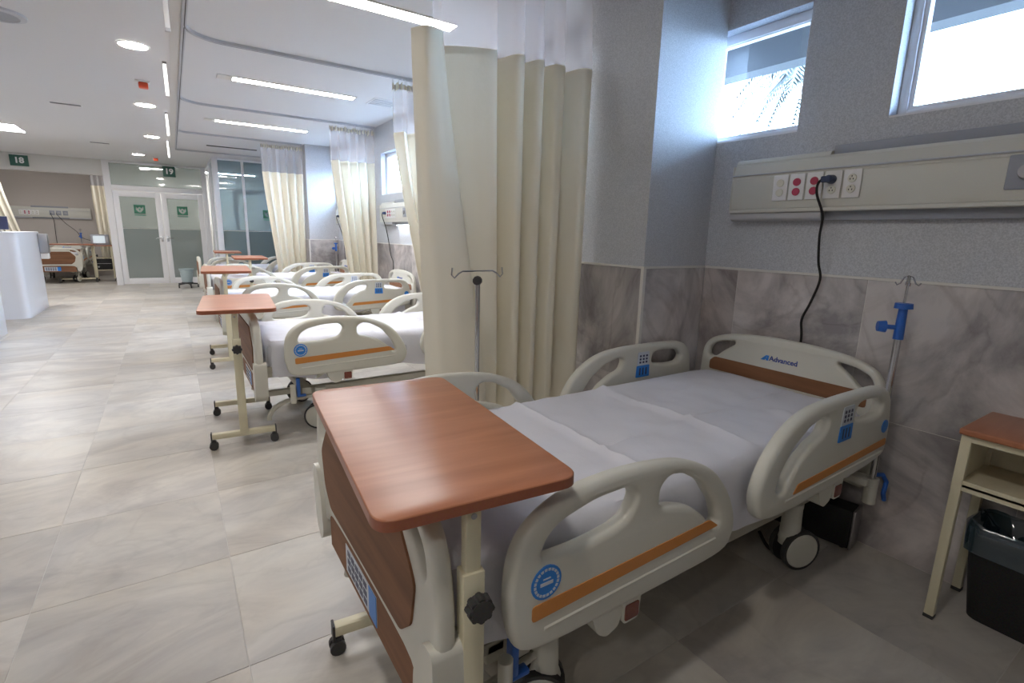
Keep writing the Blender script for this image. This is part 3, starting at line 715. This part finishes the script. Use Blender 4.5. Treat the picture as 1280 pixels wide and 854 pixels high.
# nearest curtain, hand-shaped folds
y0 = 2.36
top = [(.945,2.27),(.985,2.20),(1.035,2.20),(1.072,2.22),(1.066,2.29),(1.085,2.345),(1.13,2.33),(1.20,2.30),(1.29,2.275),(1.385,2.26),(1.402,2.33),(1.42,2.40),(1.45,2.33),(1.482,2.25),(1.535,2.25),(1.552,2.33),(1.57,2.40),(1.588,2.33),(1.61,2.25),(1.655,2.25),(1.672,2.32),(1.69,2.38),(1.705,2.32),(1.722,2.25),(1.765,2.245),(1.80,2.26),(1.818,2.32),(1.83,2.37),(1.85,2.30),(1.868,2.235),(1.90,2.215),(1.942,2.225)]
bot = [(1.00,2.27),(1.07,2.22),(1.17,2.18),(1.30,2.17),(1.27,2.25),(1.235,2.345),(1.26,2.36),(1.31,2.31),(1.36,2.28),(1.425,2.27),(1.44,2.34),(1.455,2.40),(1.475,2.34),(1.50,2.27),(1.55,2.26),(1.572,2.33),(1.585,2.40),(1.605,2.33),(1.622,2.26),(1.662,2.26),(1.684,2.32),(1.70,2.38),(1.715,2.32),(1.735,2.26),(1.77,2.25),(1.80,2.27),(1.82,2.32),(1.835,2.37),(1.85,2.31),(1.87,2.24),(1.90,2.215),(1.930,2.225)]
top = [(x, 2.235+(y-2.235)*1.55 if k > 5 else y) for k, (x, y) in enumerate(top)]; bot = [(x, 2.235+(y-2.235)*1.5 if k > 5 else y) for k, (x, y) in enumerate(bot)]
curtain('privacy_curtain', top, bot, TZ, 2.165, .33, 'nearest large cream curtain with sheer top, gathered against the grey column', 5, 3, ny=40)
def pleats(xa, xb, y, n, a, seed):
    rnd = random.Random(seed); pts = []
    for k in range(n):
        for q in range(4):
            s = (k+q/4+rnd.uniform(-.05, .05))/n
            pts.append((xa+(xb-xa)*s, y+a*(0, 1, 0, -1)[q]*rnd.uniform(.6, 1.1)))
    pts.append((xb, y)); return pts
for k, (i, xa, xb, ba, bb, n, lab) in enumerate([
        (1, 1.80, 2.40, 2.12, 2.42, 5, 'cream curtain with sheer top glimpsed just left of the nearest curtain'),
        (2, 1.83, 2.42, 2.05, 2.42, 5, 'middle cream curtain with sheer top, beside the small window'),
        (3, 1.31, 1.93, 1.47, 1.90, 5, 'farthest cream curtain with sheer top, gathered at the far grey column')]):
    y = YT[i]-(0.22 if i == 3 else 0)
    if i == 3: y = 9.33
    curtain('privacy_curtain', pleats(xa, xb, y, n, .065, 5+k), pleats(ba, bb, y, n, .055, 5+k), TZ, 2.22, .30, lab, 3)
# alcove curtains
c = curtain('privacy_curtain', pleats(-1.50, -1.22, 16.0, 3, .03, 30), pleats(-1.46, -1.22, 16.0, 3, .03, 30), 2.63, 2.24, .28, 'narrow cream curtain in the alcove, left of the glass doors', 3)
c['group'] = 'alcove curtains'
c = curtain('privacy_curtain', pleats(-3.35, -2.98, 15.6, 3, .03, 31), pleats(-2.95, -2.68, 15.6, 3, .03, 31), 2.63, 2.2, .5, 'cream curtain swept aside at the left end of the alcove', 3)
c['group'] = 'alcove curtains'

# ceiling tracks: one per bay, along the aisle then curving to the head wall
labs = ['curtain track on the ceiling over the nearest bay', 'curved ceiling track carrying the second bay curtain', 'curved ceiling track of the third bay',
        'curved ceiling track over the farthest gathered curtain', 'last ceiling track, square cornered, before the glass partition']
for k, y in enumerate(YT):
    ys_ = (YT[k-1]-.22) if k else -1.2
    R_ = .27 if k < 4 else .05; pts = [(.205, ys_), (.205, y-R_)]
    pts = [(.205, ys_+(y-R_-ys_)*q/6) for q in range(7)]
    for q in range(1, 9):
        a = PI-q*PI/16; pts.append((.205+R_+R_*math.cos(a)*1.0, y-R_+R_*math.sin(a)))
    xe = XC-.02 if k in (0,) else (XC-.03 if k == 3 else XW-.02)
    if k == 3: pass
    pts += [(.205+R_+(xe-.205-R_)*q/6, y) for q in range(1, 7)]
    if k == 3: pts = [(a, b if b < 9.0 else min(b, 9.33)) for a, b in pts]
    if k == 0: pass
    o = MB()
    # rectangular profile swept in plan
    prof = [(-.015, ZC-.024), (.015, ZC-.024), (.015, ZC-.0005), (-.015, ZC-.0005)]; rings = []
    P2 = [Vector(p) for p in pts]
    for i, p in enumerate(P2):
        a = P2[max(0, i-1)]; b2 = P2[min(len(P2)-1, i+1)]; d = (b2-a).normalized(); nn = Vector((-d.y, d.x))
        rings.append([(p.x+nn.x*w_, p.y+nn.y*w_, z) for w_, z in prof]+[(p.x+nn.x*prof[0][0], p.y+nn.y*prof[0][0], prof[0][1])])
    o.grid(rings); tr = o.build('curtain_track', M['panelgrey'], None, False)
    dk = MB(); dk.grid([[(x-.0, y-.0, z) for x, y, z in q] for q in [[(p.x-(.0 if i else 0), p.y, ZC-.0245), (p.x+.006, p.y+.006, ZC-.0245)] for i, p in enumerate(P2)]]).build('slot', M['slot'], tr, False)
    tag(tr, labs[k], 'curtain track', 'ceiling curtain tracks')

# ------------------------------------------------------------------ head wall service panels
def outlet(parent, y, z, kind):
    pl = MB().box(-.004, 0, -.034, .034, -.057, .057, .003)
    o = pl.build('outlet_plate', M['white'], parent, True, (-.078, y, z)); 
    for dz in (.021, -.021):
        m_ = {'red': M['red'], 'ivory': M['ivory'], 'white': M['ivory']}[kind]
        s = MB().cyl((-.003, 0, dz), (-.0085, 0, dz), .0175, .0165, 18).build('socket', m_, o)
        if kind == 'white':
            h = MB()
            for a, b in ((-.006, -.003), (.006, -.003), (0, .008)): h.box(-.0092, -.0084, a-.0018, a+.0018, dz+b-.003, dz+b+.003)
            h.build('socket_slots', M['black'], o, False, kind='stuff')
    if kind == 'gas': pass
    return o
def service_panel(yc, full, label, light=False, yl=1.06, fewer=False):
    """spans +-yl around yc; -y is the near end"""
    t = thing('service_panel', (XW, yc, 1.40), 0, label, 'wall panel', 'head wall service panels')
    a, b = -yl, yl
    face = MB().box(-.075, 0, a, b, .055, .205, .004).build('front_cover', M['panelface'], t)
    MB().prism([(-.078,.200),(-.060,.262),(-.05,.275),(0,.275),(0,.200)], a, b, lambda u, v, w_: (u, w_, v)).build('top_ledge', M['panelface'], t, False)
    MB().tube([(-.078, a, .215), (-.078, b, .215)], .004, 6).build('upper_bead', M['panelgrey'], t)
    MB().box(-.082, 0, a, b, .038, .055, .004).build('lower_bead', M['panelface'], t)
    for s in (1, -1):
        e0, e1 = (b-.44, b) if s == 1 else (a, a+.44)
        pr_ = MB().prism(rounded([(-.072,.038),(-.066,.006),(-.045,.0),(0,.0),(0,.038)], .010, 3), e0, e1, lambda u, v, w_: (u, w_, v))
        pr_.build('end_cap', M['panelgrey'], t)
        MB().prism(rounded([(-.058,.270),(-.045,.292),(0,.292),(0,.270)], .006, 2), e0, e1, lambda u, v, w_: (u, w_, v)).build('top_cap', M['panelface'], t)
        MB().box(-.076, -.001, (b-.0005) if s == 1 else a-.006, (b+.006) if s == 1 else a+.0005, .05, .262, .003).build('side_plate', M['panelface'], t)
    MB().box(-.035, 0, a+.44, b-.44, .0, .040, .003).build('light_trough', M['grey'], t)
    MB().box(-.030, 0, a+.44, b-.44, .275, .315, .003).build('upper_trough', M['grey'], t)
    if light:
        MB().box(-.033, -.004, a+.46, b-.5, -.003, 0).build('reading_lamp', M['readlight'], t)
    zs = .150
    for k, kd in enumerate(('ivory', 'red', 'red', 'white', 'white')):
        outlet(t, b-.25-k*.0755, zs-.004, kd)
    for q in range(3):
        y = -.045+.04-q*.13-.03
        g = MB().box(-.081, -.075, y-.052, y+.052, .092, .204, .004).build('gas_plate', M['grey'], t)
        MB().cyl((-.081, y, .148), (-.098, y, .148), .026, .022).build('gas_port', M['steel'], g)
    return t
p1 = service_panel(.565, True, 'service panel on the wall above the nearest bed with red and white sockets', yl=1.045)
p3 = service_panel(6.02, True, 'service panel beneath the small window above the third bed', True, yl=.85)
p4 = service_panel(8.30, True, 'service panel above the fourth bed, right of the far column', yl=.80)
pa = service_panel(0, True, 'cream service panel on the taupe alcove wall', yl=.80)
pa.location = (-2.52, 17.6, 1.45); pa.rotation_euler.z = PI/2; pa['group'] = 'alcove panel'

def cord(label, pts, r=.0055, plug=True, parent=None):
    p0 = Vector(pts[0]); P_ = catmull([Vector(p)-p0 for p in pts], 6, False)
    c = MB().tube(P_, r, 8).build('power_cord', M['blackplastic'])
    mw = Matrix.Translation(p0)
    if parent is not None:
        pm = Matrix.Translation(parent.location) @ Matrix.Rotation(parent.rotation_euler.z, 4, 'Z')
        c.parent = parent; c.matrix_parent_inverse = pm.inverted()
    c.location = p0; c['label'] = label
    if plug:
        MB().cyl((.012, 0, 0), (-.022, 0, 0), .019, .016, 14).box(-.03, -.008, -.012, .028, -.014, .012, .005).build('plug', M['plugblue'], c)
    return c
M['plugblue'] = mat('dark_blue_plug', (.01,.03,.10), .4)
cord('black power cord', [(2.352, 1.135, 1.567), (2.335, 1.170, 1.560), (2.345, 1.180, 1.51), (2.375, 1.158, 1.42), (2.40, 1.170, 1.33), (2.412, 1.165, 1.22), (2.418, 1.150, 1.14), (2.418, 1.178, 1.03), (2.418, 1.205, .95), (2.418, 1.195, .86), (2.415, 1.19, .62), (2.41, 1.15, .40)], parent=p1)
cord('black power cord', [(2.352, 6.62, 1.552), (2.335, 6.66, 1.55), (2.34, 6.67, 1.50), (2.38, 6.66, 1.36), (2.41, 6.66, 1.20), (2.415, 6.60, 1.02), (2.415, 6.52, .92), (2.415, 6.53, .75)], parent=p3)
cord('black power cord', [(2.352, 8.86, 1.552), (2.335, 8.90, 1.55), (2.34, 8.91, 1.50), (2.38, 8.88, 1.36), (2.41, 8.84, 1.20), (2.415, 8.80, 1.02), (2.415, 8.80, .75)], parent=p4)
cord('black cord hanging straight down', [(-2.50, 17.49, 1.60), (-2.50, 17.46, 1.55), (-2.47, 17.52, 1.40), (-2.48, 17.55, 1.1), (-2.48, 17.55, .8)], plug=False, parent=pa)
cord('black cord swinging to the right', [(-2.40, 17.49, 1.60), (-2.38, 17.46, 1.55), (-2.25, 17.50, 1.35), (-2.05, 17.45, 1.15), (-1.95, 17.3, 1.0), (-1.75, 17.0, .93)], plug=False, parent=pa)

# ------------------------------------------------------------------ IV poles
def iv_pole(x, y, zb, zt, label, kind):
    t = thing('iv_pole', (x, y, zb), 0, label, 'iv pole', 'IV poles fixed to the beds'); h = zt-zb
    MB().cyl((0, 0, 0), (0, 0, h*.74 if kind else h-.02),   .0125 if kind else .011, n=14).build('outer_tube', M['chrome'], t)
    if kind:
        MB().cyl((0, 0, h*.74), (0, 0, h-.03), .0045, n=10).build('inner_rod', M['chrome'], t)
        cl = MB().cyl((0, 0, h-.245), (0, 0, h-.125), .018, .015, 14).cyl((0, 0, h-.125), (0, 0, h-.105), .032, .030, 10).build('clamp', M['blue'], t)
        MB().cyl((0, .0, h-.20), (-.025, .045, h-.20), .009).cyl((-.022, .040, h-.20), (-.038, .062, h-.20), .024, .020, 10).build('clamp_knob', M['blue'], t)
        hk = MB()
        for k in range(4):
            a = k*PI/2+.5; d = (math.cos(a), math.sin(a))
            hk.tube([(0, 0, h-.03), (d[0]*.004, d[1]*.004, h), (d[0]*.014, d[1]*.014, h-.006), (d[0]*.024, d[1]*.024, h-.030), (d[0]*.034, d[1]*.034, h-.036), (d[0]*.040, d[1]*.040, h-.026)], .0028, 6)
        hk.build('hooks', M['chrome'], t)
    else:
        hk = MB().tube([(-.125, 0, h+.025), (-.128, 0, h-.005), (-.115, 0, h-.018), (-.095, 0, h), (-.075, 0, h+.01), (.075, 0, h+.01), (.095, 0, h), (.115, 0, h-.018), (.128, 0, h-.005), (.125, 0, h+.025)], .0035, 6)
        hk.build('hook_bar', M['chrome'], t)
        MB().cyl((0, -.008, h-.03), (-.02, -.03, h-.03), .007).cyl((-.012, -.02, h-.03), (-.024, -.034, h-.03), .021, .019, 10).build('clamp_knob', M['black'], t)
    return t
iv_pole(BX+.95, 1.24-.455, .30, 1.188, 'thin IV pole with blue clamp at the head of the nearest bed', True)
iv_pole(1.115, 1.965, .012, 1.135, 'chrome IV pole with twin hooks in front of the nearest curtain', False)
t = [o for o in col.objects if o.name.startswith('iv_pole')][-1]
ft = MB()
for k in range(4): a = k*PI/2+.35; ft.tube([(0, 0, .05), (math.cos(a)*.10, math.sin(a)*.10, .045), (math.cos(a)*.2, math.sin(a)*.2, .012)], .011, 8)
ft.cyl((0, 0, -.012), (0, 0, .07), .018).build('base', M['chrome'], t)
o = iv_pole(BX+.95, 8.52+.455, .30, 1.22, 'chrome IV pole with blue clamp beside the middle curtain', True)
o = iv_pole(-1.95, 17.25, .30, 1.22, 'IV pole with dark blue clamp in the alcove', True); o['group'] = 'alcove IV pole'

# ------------------------------------------------------------------ bedside table, waste bin, black box
t = thing('bedside_table', (2.13, .185, 0), 0, 'cream metal bedside table with wood top at the right edge', 'table')
w_, d_ = .30, .30
MB().box(-.018, .31, -.31, .316, .694, .716, .006, seg=3).build('tabletop', M['wood'], t)
for x in (0, .275):
    for y in (.285, -.275):
        L_ = MB().box(x-.002, x+.026, y-.002, y+.026, .012, .694, .003).build('leg', M['cream_metal'], t)
        MB().box(x-.003, x+.027, y-.003, y+.027, 0, .014, .002).build('rubber_foot', M['black'], L_)
MB().box(.0, .30, -.277, .311, .512, .524, .002).box(.0, .006, -.277, .311, .500, .536).build('shelf', M['cream_metal'], t)
MB().box(-.001, .024, -.25, .285, .672, .694).box(.275, .3, -.25, .285, .672, .694).box(.288, .294, -.25, .285, .524, .672).box(.0, .3, -.275, -.269, .524, .672).box(.024, .276, .296, .302, .524, .694).build('apron', M['cream_metal'], t)
# bin (rounded, flaring body, thin wall)
t = thing('waste_bin', (2.335, .235, 0), 0, 'black plastic waste bin with translucent liner under the bedside table', 'bin')
def loop(hx, hy, z, n=8):
    return [(p.x, p.y, z) for p in rounded([(-hx, -hy), (hx, -hy), (hx, hy), (-hx, hy)], .05, n)]
rings = [loop(.075, .185, .0), loop(.09, .205, .17), loop(.105, .222, .345), loop(.100, .217, .345), (loop(.086, .20, .17)), loop(.072, .18, .02)]
mb = MB(); mb.grid([r_+[r_[0]] for r_ in rings]); bb = mb
mb.bm.faces.new([mb.bm.verts.new(p) for p in loop(.075, .185, 0)][::-1]); mb.bm.faces.new([mb.bm.verts.new(p) for p in loop(.072, .18, .02)])
mb.build('body', M['blackplastic'], t)
def floop(hx, hy, z, amp, sd):
    out = []
    for i, p in enumerate(rounded([(-hx, -hy), (hx, -hy), (hx, hy), (-hx, hy)], .05, 8)):
        q = noise.noise(Vector((p.x*22, p.y*22, sd)))*amp; out.append((p.x*(1+q*2), p.y*(1+q), z+q*.6))
    return out
rg = [floop(.108, .226, .255, .02, 1), floop(.110, .229, .30, .015, 2), floop(.1105, .230, .352, .02, 3), floop(.103, .221, .362, .04, 4), floop(.090, .20, .345, .08, 5), floop(.07, .16, .30, .12, 6), floop(.05, .12, .24, .10, 7)]
MB().grid([r_+[r_[0]] for r_ in rg]).build('bin_liner', M['bag'], t)
# black box beneath the bed head
t = thing('power_unit', (2.338, 1.03, 0), math.radians(9), 'black box unit with silver end on the floor under the nearest bed head', 'box')
MB().box(-.05, .05, -.195, .20, .004, .182, .008).build('body', M['blackplastic'], t)
MB().box(-.051, .051, -.205, -.195, .002, .184, .004).build('end_plate', M['steel'], t)
MB().cyl((-.035, -.17, 0), (-.035, -.17, .01), .01).cyl((.05, -.17, 0), (.05, -.17, .01), .01).cyl((.05, .17, 0), (.05, .17, .01), .01).cyl((-.05, .17, 0), (-.05, .17, .01), .01).build('rubber_feet', M['black'], t)
cord('black cable', [(2.06, 1.08, .04), (2.02, 1.00, .012), (2.08, .93, .010), (2.12, .97, .012), (2.20, 1.00, .012), (2.245, 1.01, .03)], .007, False, t)

# ------------------------------------------------------------------ ceiling fittings
def panel_light(x0, x1, y, label):
    t = thing('ceiling_light', ((x0+x1)/2, y, ZC), 0, label, 'ceiling light', 'long ceiling light panels'); h = (x1-x0)/2
    MB().box(-h-.13, -h, -.075, .075, -.006, -.0005, .001).box(-h, h, -.078, -.062, -.008, -.0005, .001).box(-h, h, .062, .078, -.008, -.0005, .001).box(h, h+.015, -.078, .078, -.008, -.0005, .001).build('housing', M['trim'], t)
    MB().box(-h, h, -.062, .062, -.006, -.002).build('diffuser', M['light'], t, False)
panel_light(.62, 1.76, 3.48, 'long ceiling light over the second bed, cut by the top edge of frame')
panel_light(.62, 1.76, 5.82, 'long ceiling light over the third bed')
panel_light(.62, 1.76, 8.12, 'long ceiling light over the fourth bed')
o = MB().box(.64, 1.42, 10.54, 10.62, ZC-.008, ZC-.0005, .001).build('ceiling_slot', M['slot'])
tag(o, 'dark unlit slot in the ceiling near the glass partition', 'air vent')
def downlight(x, y, label, r=.095):
    t = thing('downlight', (x, y, ZC), 0, label, 'ceiling light', 'round downlights above the aisle')
    ring = []
    for rr, z in ((r+.018, -.0005), (r+.016, -.005), (r+.002, -.006), (r, -.002)):
        ring.append([(rr*math.cos(k*PI/16), rr*math.sin(k*PI/16), z) for k in range(33)])
    MB().grid(ring).build('bezel', M['white'], t)
    MB().cyl((0, 0, -.003), (0, 0, -.001), r, n=32).build('diffuser', M['down'], t, False)
for y, lab in ((.45, 'round downlight above the aisle, overhead'), (2.9, 'round downlight above the aisle, just outside the frame'),
               (5.32, 'largest round downlight above the aisle'), (7.71, 'second round downlight along the aisle'), (10.24, 'third round downlight along the aisle'), (12.9, 'farthest round downlight before the glass doors')):
    downlight(-.115 if y < 12 else -.40, y, lab)
for x, y, lab in ((-1.6, -.6, 'unseen downlight behind and left of the camera, added to brighten the foreground'), (-2.9, 1.0, 'round downlight left of the camera, outside the frame'), (-2.9, 4.0, 'round downlight to the left beyond the frame edge'), (-2.9, 7.5, 'round downlight over the near white desk, outside the frame')):
    downlight(x, y, lab)  # the one behind the camera is added, unseen, to lift the nearest bed
t = thing('ceiling_light', (-2.6, 15.2, ZC), 0, 'unseen ceiling light added to brighten the alcove', 'ceiling light')
MB().box(-.5, .5, -.07, .07, -.010, -.0005).build('diffuser', M['light'], t, False)  # added out of view, since the alcove came out too dark
t = thing('ceiling_light', (-2.05, 10.8, ZC), 0, 'square ceiling light panel at the left edge of frame', 'ceiling light')
MB().box(-.32, .32, -.36, .36, -.007, -.0005, .002).build('housing', M['white'], t); MB().box(-.30, .30, -.34, .34, -.010, -.0065).build('diffuser', M['light'], t, False)
t = thing('ceiling_light', (1.4, 15.6, ZC), 0, 'ceiling light in the room behind the glass partition', 'ceiling light')
MB().box(-.6, .6, -.07, .07, -.010, -.0005).build('diffuser', M['light'], t, False)
t = thing('ceiling_light', (-.2, 15.7, ZC), 0, 'ceiling light in the corridor behind the glass doors', 'ceiling light')
MB().box(-.3, .3, -.07, .07, -.010, -.0005).build('diffuser', M['light'], t, False)
for x, y, L_, lab in ((-.90, 8.27, .15, 'slot air vent above the aisle, between first and second downlights'), (-.885, 11.62, .14, 'smaller slot air vent farther along the aisle ceiling'),):
    t = thing('slot_vent', (x, y, ZC), 0, lab, 'air vent', 'slot vents')
    MB().box(-L_, L_, -.055, .055, -.004, -.0005, .001).build('vent_frame', M['white'], t)
    for q in (-.03, 0, .03): MB().box(-L_+.01, L_-.01, q-.008, q+.008, -.0055, -.0035).build('slot', M['slot'], t, False)
t = thing('ceiling_vent', (2.08, 5.80, ZC), 0, 'square white air vent in the ceiling by the third bed', 'air vent')
MB().box(-.15, .15, -.15, .15, -.006, -.0005, .002).build('vent_frame', M['white'], t)
for q in range(5): MB().box(-.13, .13, -.12+q*.055, -.095+q*.055, -.009, -.005).build('slat', M['panelgrey'], t, False)
t = thing('ceiling_speaker', (-.86, 5.13, ZC), 0, 'round grey ceiling speaker at the upper left corner', 'speaker')
ring = [[(rr*math.cos(k*PI/16), rr*math.sin(k*PI/16), z) for k in range(33)] for rr, z in ((.165, -.0005), (.160, -.014), (.125, -.020), (.115, -.012))]
MB().grid(ring).build('rim', M['panelgrey'], t); MB().cyl((0, 0, -.014), (0, 0, -.001), .116, n=32).build('grille', M['grey'], t)
for x, y, lab in ((-.10, 6.52, 'small orange-red alarm lamp on the ceiling beside the largest downlight'), (-.13, 13.2, 'small red alarm lamp on the ceiling above sign 19')):
    t = thing('alarm_lamp', (x, y, ZC), 0, lab, 'alarm', 'ceiling alarm lamps')
    MB().box(-.06, .06, -.05, .05, -.012, -.0005, .003).build('base', M['white'], t)
    MB().box(-.035, .045, -.04, .04, -.065, -.012, .012).build('lens', M['redorange'], t)
for k, (y, lit) in enumerate(((3.85, 0), (5.66, 1), (8.03, 1), (10.44, 1))):
    t = thing('hanging_lamp', (.085 if k else .093, y, ZC), 0, ['unlit vertical tube hanging from the ceiling at the top edge', 'nearest lit white tube hanging vertically from the ceiling', 'middle white tube hanging vertically from the ceiling', 'farthest white tube hanging from the ceiling'][k], 'lamp', 'vertical tubes hanging beside the curtain tracks')
    MB().box(-.016, .016, -.016, .016, -.018, -.0005, .002).build('ceiling_mount', M['steel'], t)
    MB().box(-.013, .013, -.013, .013, -.262, -.018, .003).build('tube', M['tube' if lit else 'white'], t)
    MB().box(-.014, .014, -.014, .014, -.280, -.262, .002).build('end_cap', M['panelgrey'], t)
def sign(x, y, z, s, txt, label, w=None):
    t = thing('bay_sign', (x, y, z), 0, label, 'sign'); w = w or s
    MB().box(-w/2, w/2, -.008, .008, 0, s, .002).build('plate', M['green'], t)
    MB().box(-w*.35, w*.35, -.006, .006, s, s+.012).cyl((-w*.25, 0, s), (-w*.25, 0, max(ZC-z, s+.013)), .004).cyl((w*.25, 0, s), (w*.25, 0, max(ZC-z, s+.013)), .004).build('hanger', M['white'], t)
    link('numerals', text_mesh('numerals', txt, s*.72, lambda u, v, w_: (u, -.0088-w_, v+s*.5), .0008, .006), M['white'], t)
sign(-2.42, 14.40, 2.445, .21, '18', 'green sign 18 on the header above the alcove opening', .28)
sign(.085, 14.25, 2.42, .225, '19', 'green sign 19 hanging before the glass above the double doors', .235)

# ------------------------------------------------------------------ nurses' desk at the left, dispenser, screen
t = thing('reception_desk', (-2.6, 10.2, 0), 0, 'large white reception desk with curved corner, left of the aisle', 'desk')
pl = [(-2.4+2.6-2.0, -.6)]
poly = rounded([(.84, -.60), (.84, .78), (.60, .78), (.60, -.36), (-2.2, -.36), (-2.2, -.60)], .10, 6)
MB().prism(poly, 0, 1.17, lambda u, v, w_: (u, v, w_)).build('front_panel', M['deskwhite'], t)
MB().prism(rounded([(.85, -.61), (.85, .79), (.58, .79), (.58, -.34), (-2.2, -.34), (-2.2, -.61)], .10, 6), 1.17, 1.19, lambda u, v, w_: (u, v, w_)).build('countertop', M['deskwhite'], t)
MB().box(-2.2, .60, -.36, .30, .71, .74).build('worktop', M['deskwhite'], t, False)
t = thing('reception_desk', (-2.4, 7.4, 0), 0, 'edge of a nearer white desk at the left border', 'desk')
MB().box(-.9, .637, -.9, .97, 0, 1.15, .006).build('front_panel', M['deskwhite'], t)
MB().box(-.9, .645, -.9, .98, 1.15, 1.17, .004).build('countertop', M['deskwhite'], t)
t = thing('sanitizer_dispenser', (-1.755, 10.72, .80), 0, 'steel dispenser mounted on the end of the white desk', 'dispenser')
MB().box(0, .11, .12, .235, .06, .36, .008).build('cover', M['steel'], t)
MB().box(.0, .10, .125, .225, -.03, .055, .008).build('drip_tray', M['white'], t)
t = thing('computer_screen', (-2.02, 10.05, 1.19), 0, 'dark screen on the white desk at the left border', 'monitor')
MB().box(-.22, .105, -.02, .02, .03, .21, .005).build('display', M['navy'], t); MB().box(-.08, -.02, -.015, .015, 0, .05).box(-.12, .02, -.06, .06, 0, .008).build('stand', M['black'], t)
MB().box(-.225, .11, -.018, .018, .21, .216).build('bezel', M['white'], t)

# ------------------------------------------------------------------ alcove trolley and monitor
t = thing('equipment_trolley', (-1.42, 15.75, 0), 0, 'cream trolley with wood top and black equipment beside the alcove bed', 'trolley')
MB().box(-.20, .20, -.16, .16, .83, .85, .004).build('tabletop', M['wood'], t)
for x in (-.18, .18):
    for y in (-.14, .14):
        MB().box(x-.013, x+.013, y-.013, y+.013, .06, .83).build('leg', M['cream_metal'], t)
        MB().cyl((x-.01, y, .03), (x+.01, y, .03), .03, n=14).cyl((x, y, .03), (x, y, .065), .01).build('caster', M['black'], t)
MB().box(-.19, .19, -.15, .15, .26, .275).box(-.19, .19, -.15, .15, .55, .562).build('shelf', M['cream_metal'], t)
o = thing('equipment_case', (-1.42, 15.75, .275), 0, 'black equipment case on the lower shelf of the alcove trolley', 'case')
MB().box(-.15, .15, -.13, .13, 0, .24, .012).build('body', M['blackplastic'], o); MB().box(-.15, .15, -.135, -.13, .14, .15).cyl((-.10, -.131, .07), (-.10, -.145, .07), .02).build('front_trim', M['steel'], o)
o = thing('patient_monitor', (-1.44, 15.75, .85), 0, 'grey patient monitor on top of the alcove trolley', 'monitor')
MB().box(-.17, .17, -.06, .09, .01, .25, .012).box(-.12, .12, -.05, .05, 0, .012).build('case', M['grey'], o)
MB().box(-.125, .10, -.063, -.059, .05, .22).build('screen', M['screen'], o, False)
MB().box(.115, .155, -.066, -.06, .06, .20).build('buttons', M['steel'], o, False)

# ------------------------------------------------------------------ bucket on casters near the glass doors
t = thing('bucket', (.20, 13.45, 0), 0, 'pale blue bucket on a black wheeled base before the glass doors', 'bucket')
br = []
for r_, z in ((.085, .12), (.10, .14), (.135, .40), (.150, .405), (.150, .415), (.130, .415), (.095, .15), (.001, .15)):
    br.append([(r_*math.cos(k*PI/12), r_*math.sin(k*PI/12), z) for k in range(25)])
br.insert(0, [(.001*math.cos(k*PI/12), .001*math.sin(k*PI/12), .12) for k in range(25)])
MB().grid(br).build('pail', M['bucket'], t)
MB().tube([(.145*math.cos(a*PI/8), .145*math.sin(a*PI/8)*.25-.10, .40-.10*math.sin(a*PI/8)) for a in range(9)], .004, 6).build('handle', M['steel'], t)
bs = MB().cyl((0, 0, .085), (0, 0, .12), .12, .11, 20)
for k in range(5):
    a = k*2*PI/5; bs.cyl((0, 0, .10), (.20*math.cos(a), .20*math.sin(a), .08), .02, .015)
bs.build('wheeled_base', M['black'], t)
for k in range(5):
    a = k*2*PI/5; x, y = .20*math.cos(a), .20*math.sin(a)
    MB().cyl((x-.014, y, .028), (x+.014, y, .028), .028, n=14).cyl((x, y, .03), (x, y, .08), .009).build('caster', M['black'], t)

# ------------------------------------------------------------------ outside: ground, eave, palm
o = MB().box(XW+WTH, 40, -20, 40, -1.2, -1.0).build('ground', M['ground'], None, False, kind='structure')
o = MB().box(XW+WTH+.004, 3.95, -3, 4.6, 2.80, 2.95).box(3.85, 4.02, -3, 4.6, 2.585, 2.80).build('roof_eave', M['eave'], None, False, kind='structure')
def palm(x, y, zt, label, n=26, R_=1.55, seed=2):
    rnd = random.Random(seed)
    t = thing('palm_tree', (x, y, -1.0), 0, label, 'tree')
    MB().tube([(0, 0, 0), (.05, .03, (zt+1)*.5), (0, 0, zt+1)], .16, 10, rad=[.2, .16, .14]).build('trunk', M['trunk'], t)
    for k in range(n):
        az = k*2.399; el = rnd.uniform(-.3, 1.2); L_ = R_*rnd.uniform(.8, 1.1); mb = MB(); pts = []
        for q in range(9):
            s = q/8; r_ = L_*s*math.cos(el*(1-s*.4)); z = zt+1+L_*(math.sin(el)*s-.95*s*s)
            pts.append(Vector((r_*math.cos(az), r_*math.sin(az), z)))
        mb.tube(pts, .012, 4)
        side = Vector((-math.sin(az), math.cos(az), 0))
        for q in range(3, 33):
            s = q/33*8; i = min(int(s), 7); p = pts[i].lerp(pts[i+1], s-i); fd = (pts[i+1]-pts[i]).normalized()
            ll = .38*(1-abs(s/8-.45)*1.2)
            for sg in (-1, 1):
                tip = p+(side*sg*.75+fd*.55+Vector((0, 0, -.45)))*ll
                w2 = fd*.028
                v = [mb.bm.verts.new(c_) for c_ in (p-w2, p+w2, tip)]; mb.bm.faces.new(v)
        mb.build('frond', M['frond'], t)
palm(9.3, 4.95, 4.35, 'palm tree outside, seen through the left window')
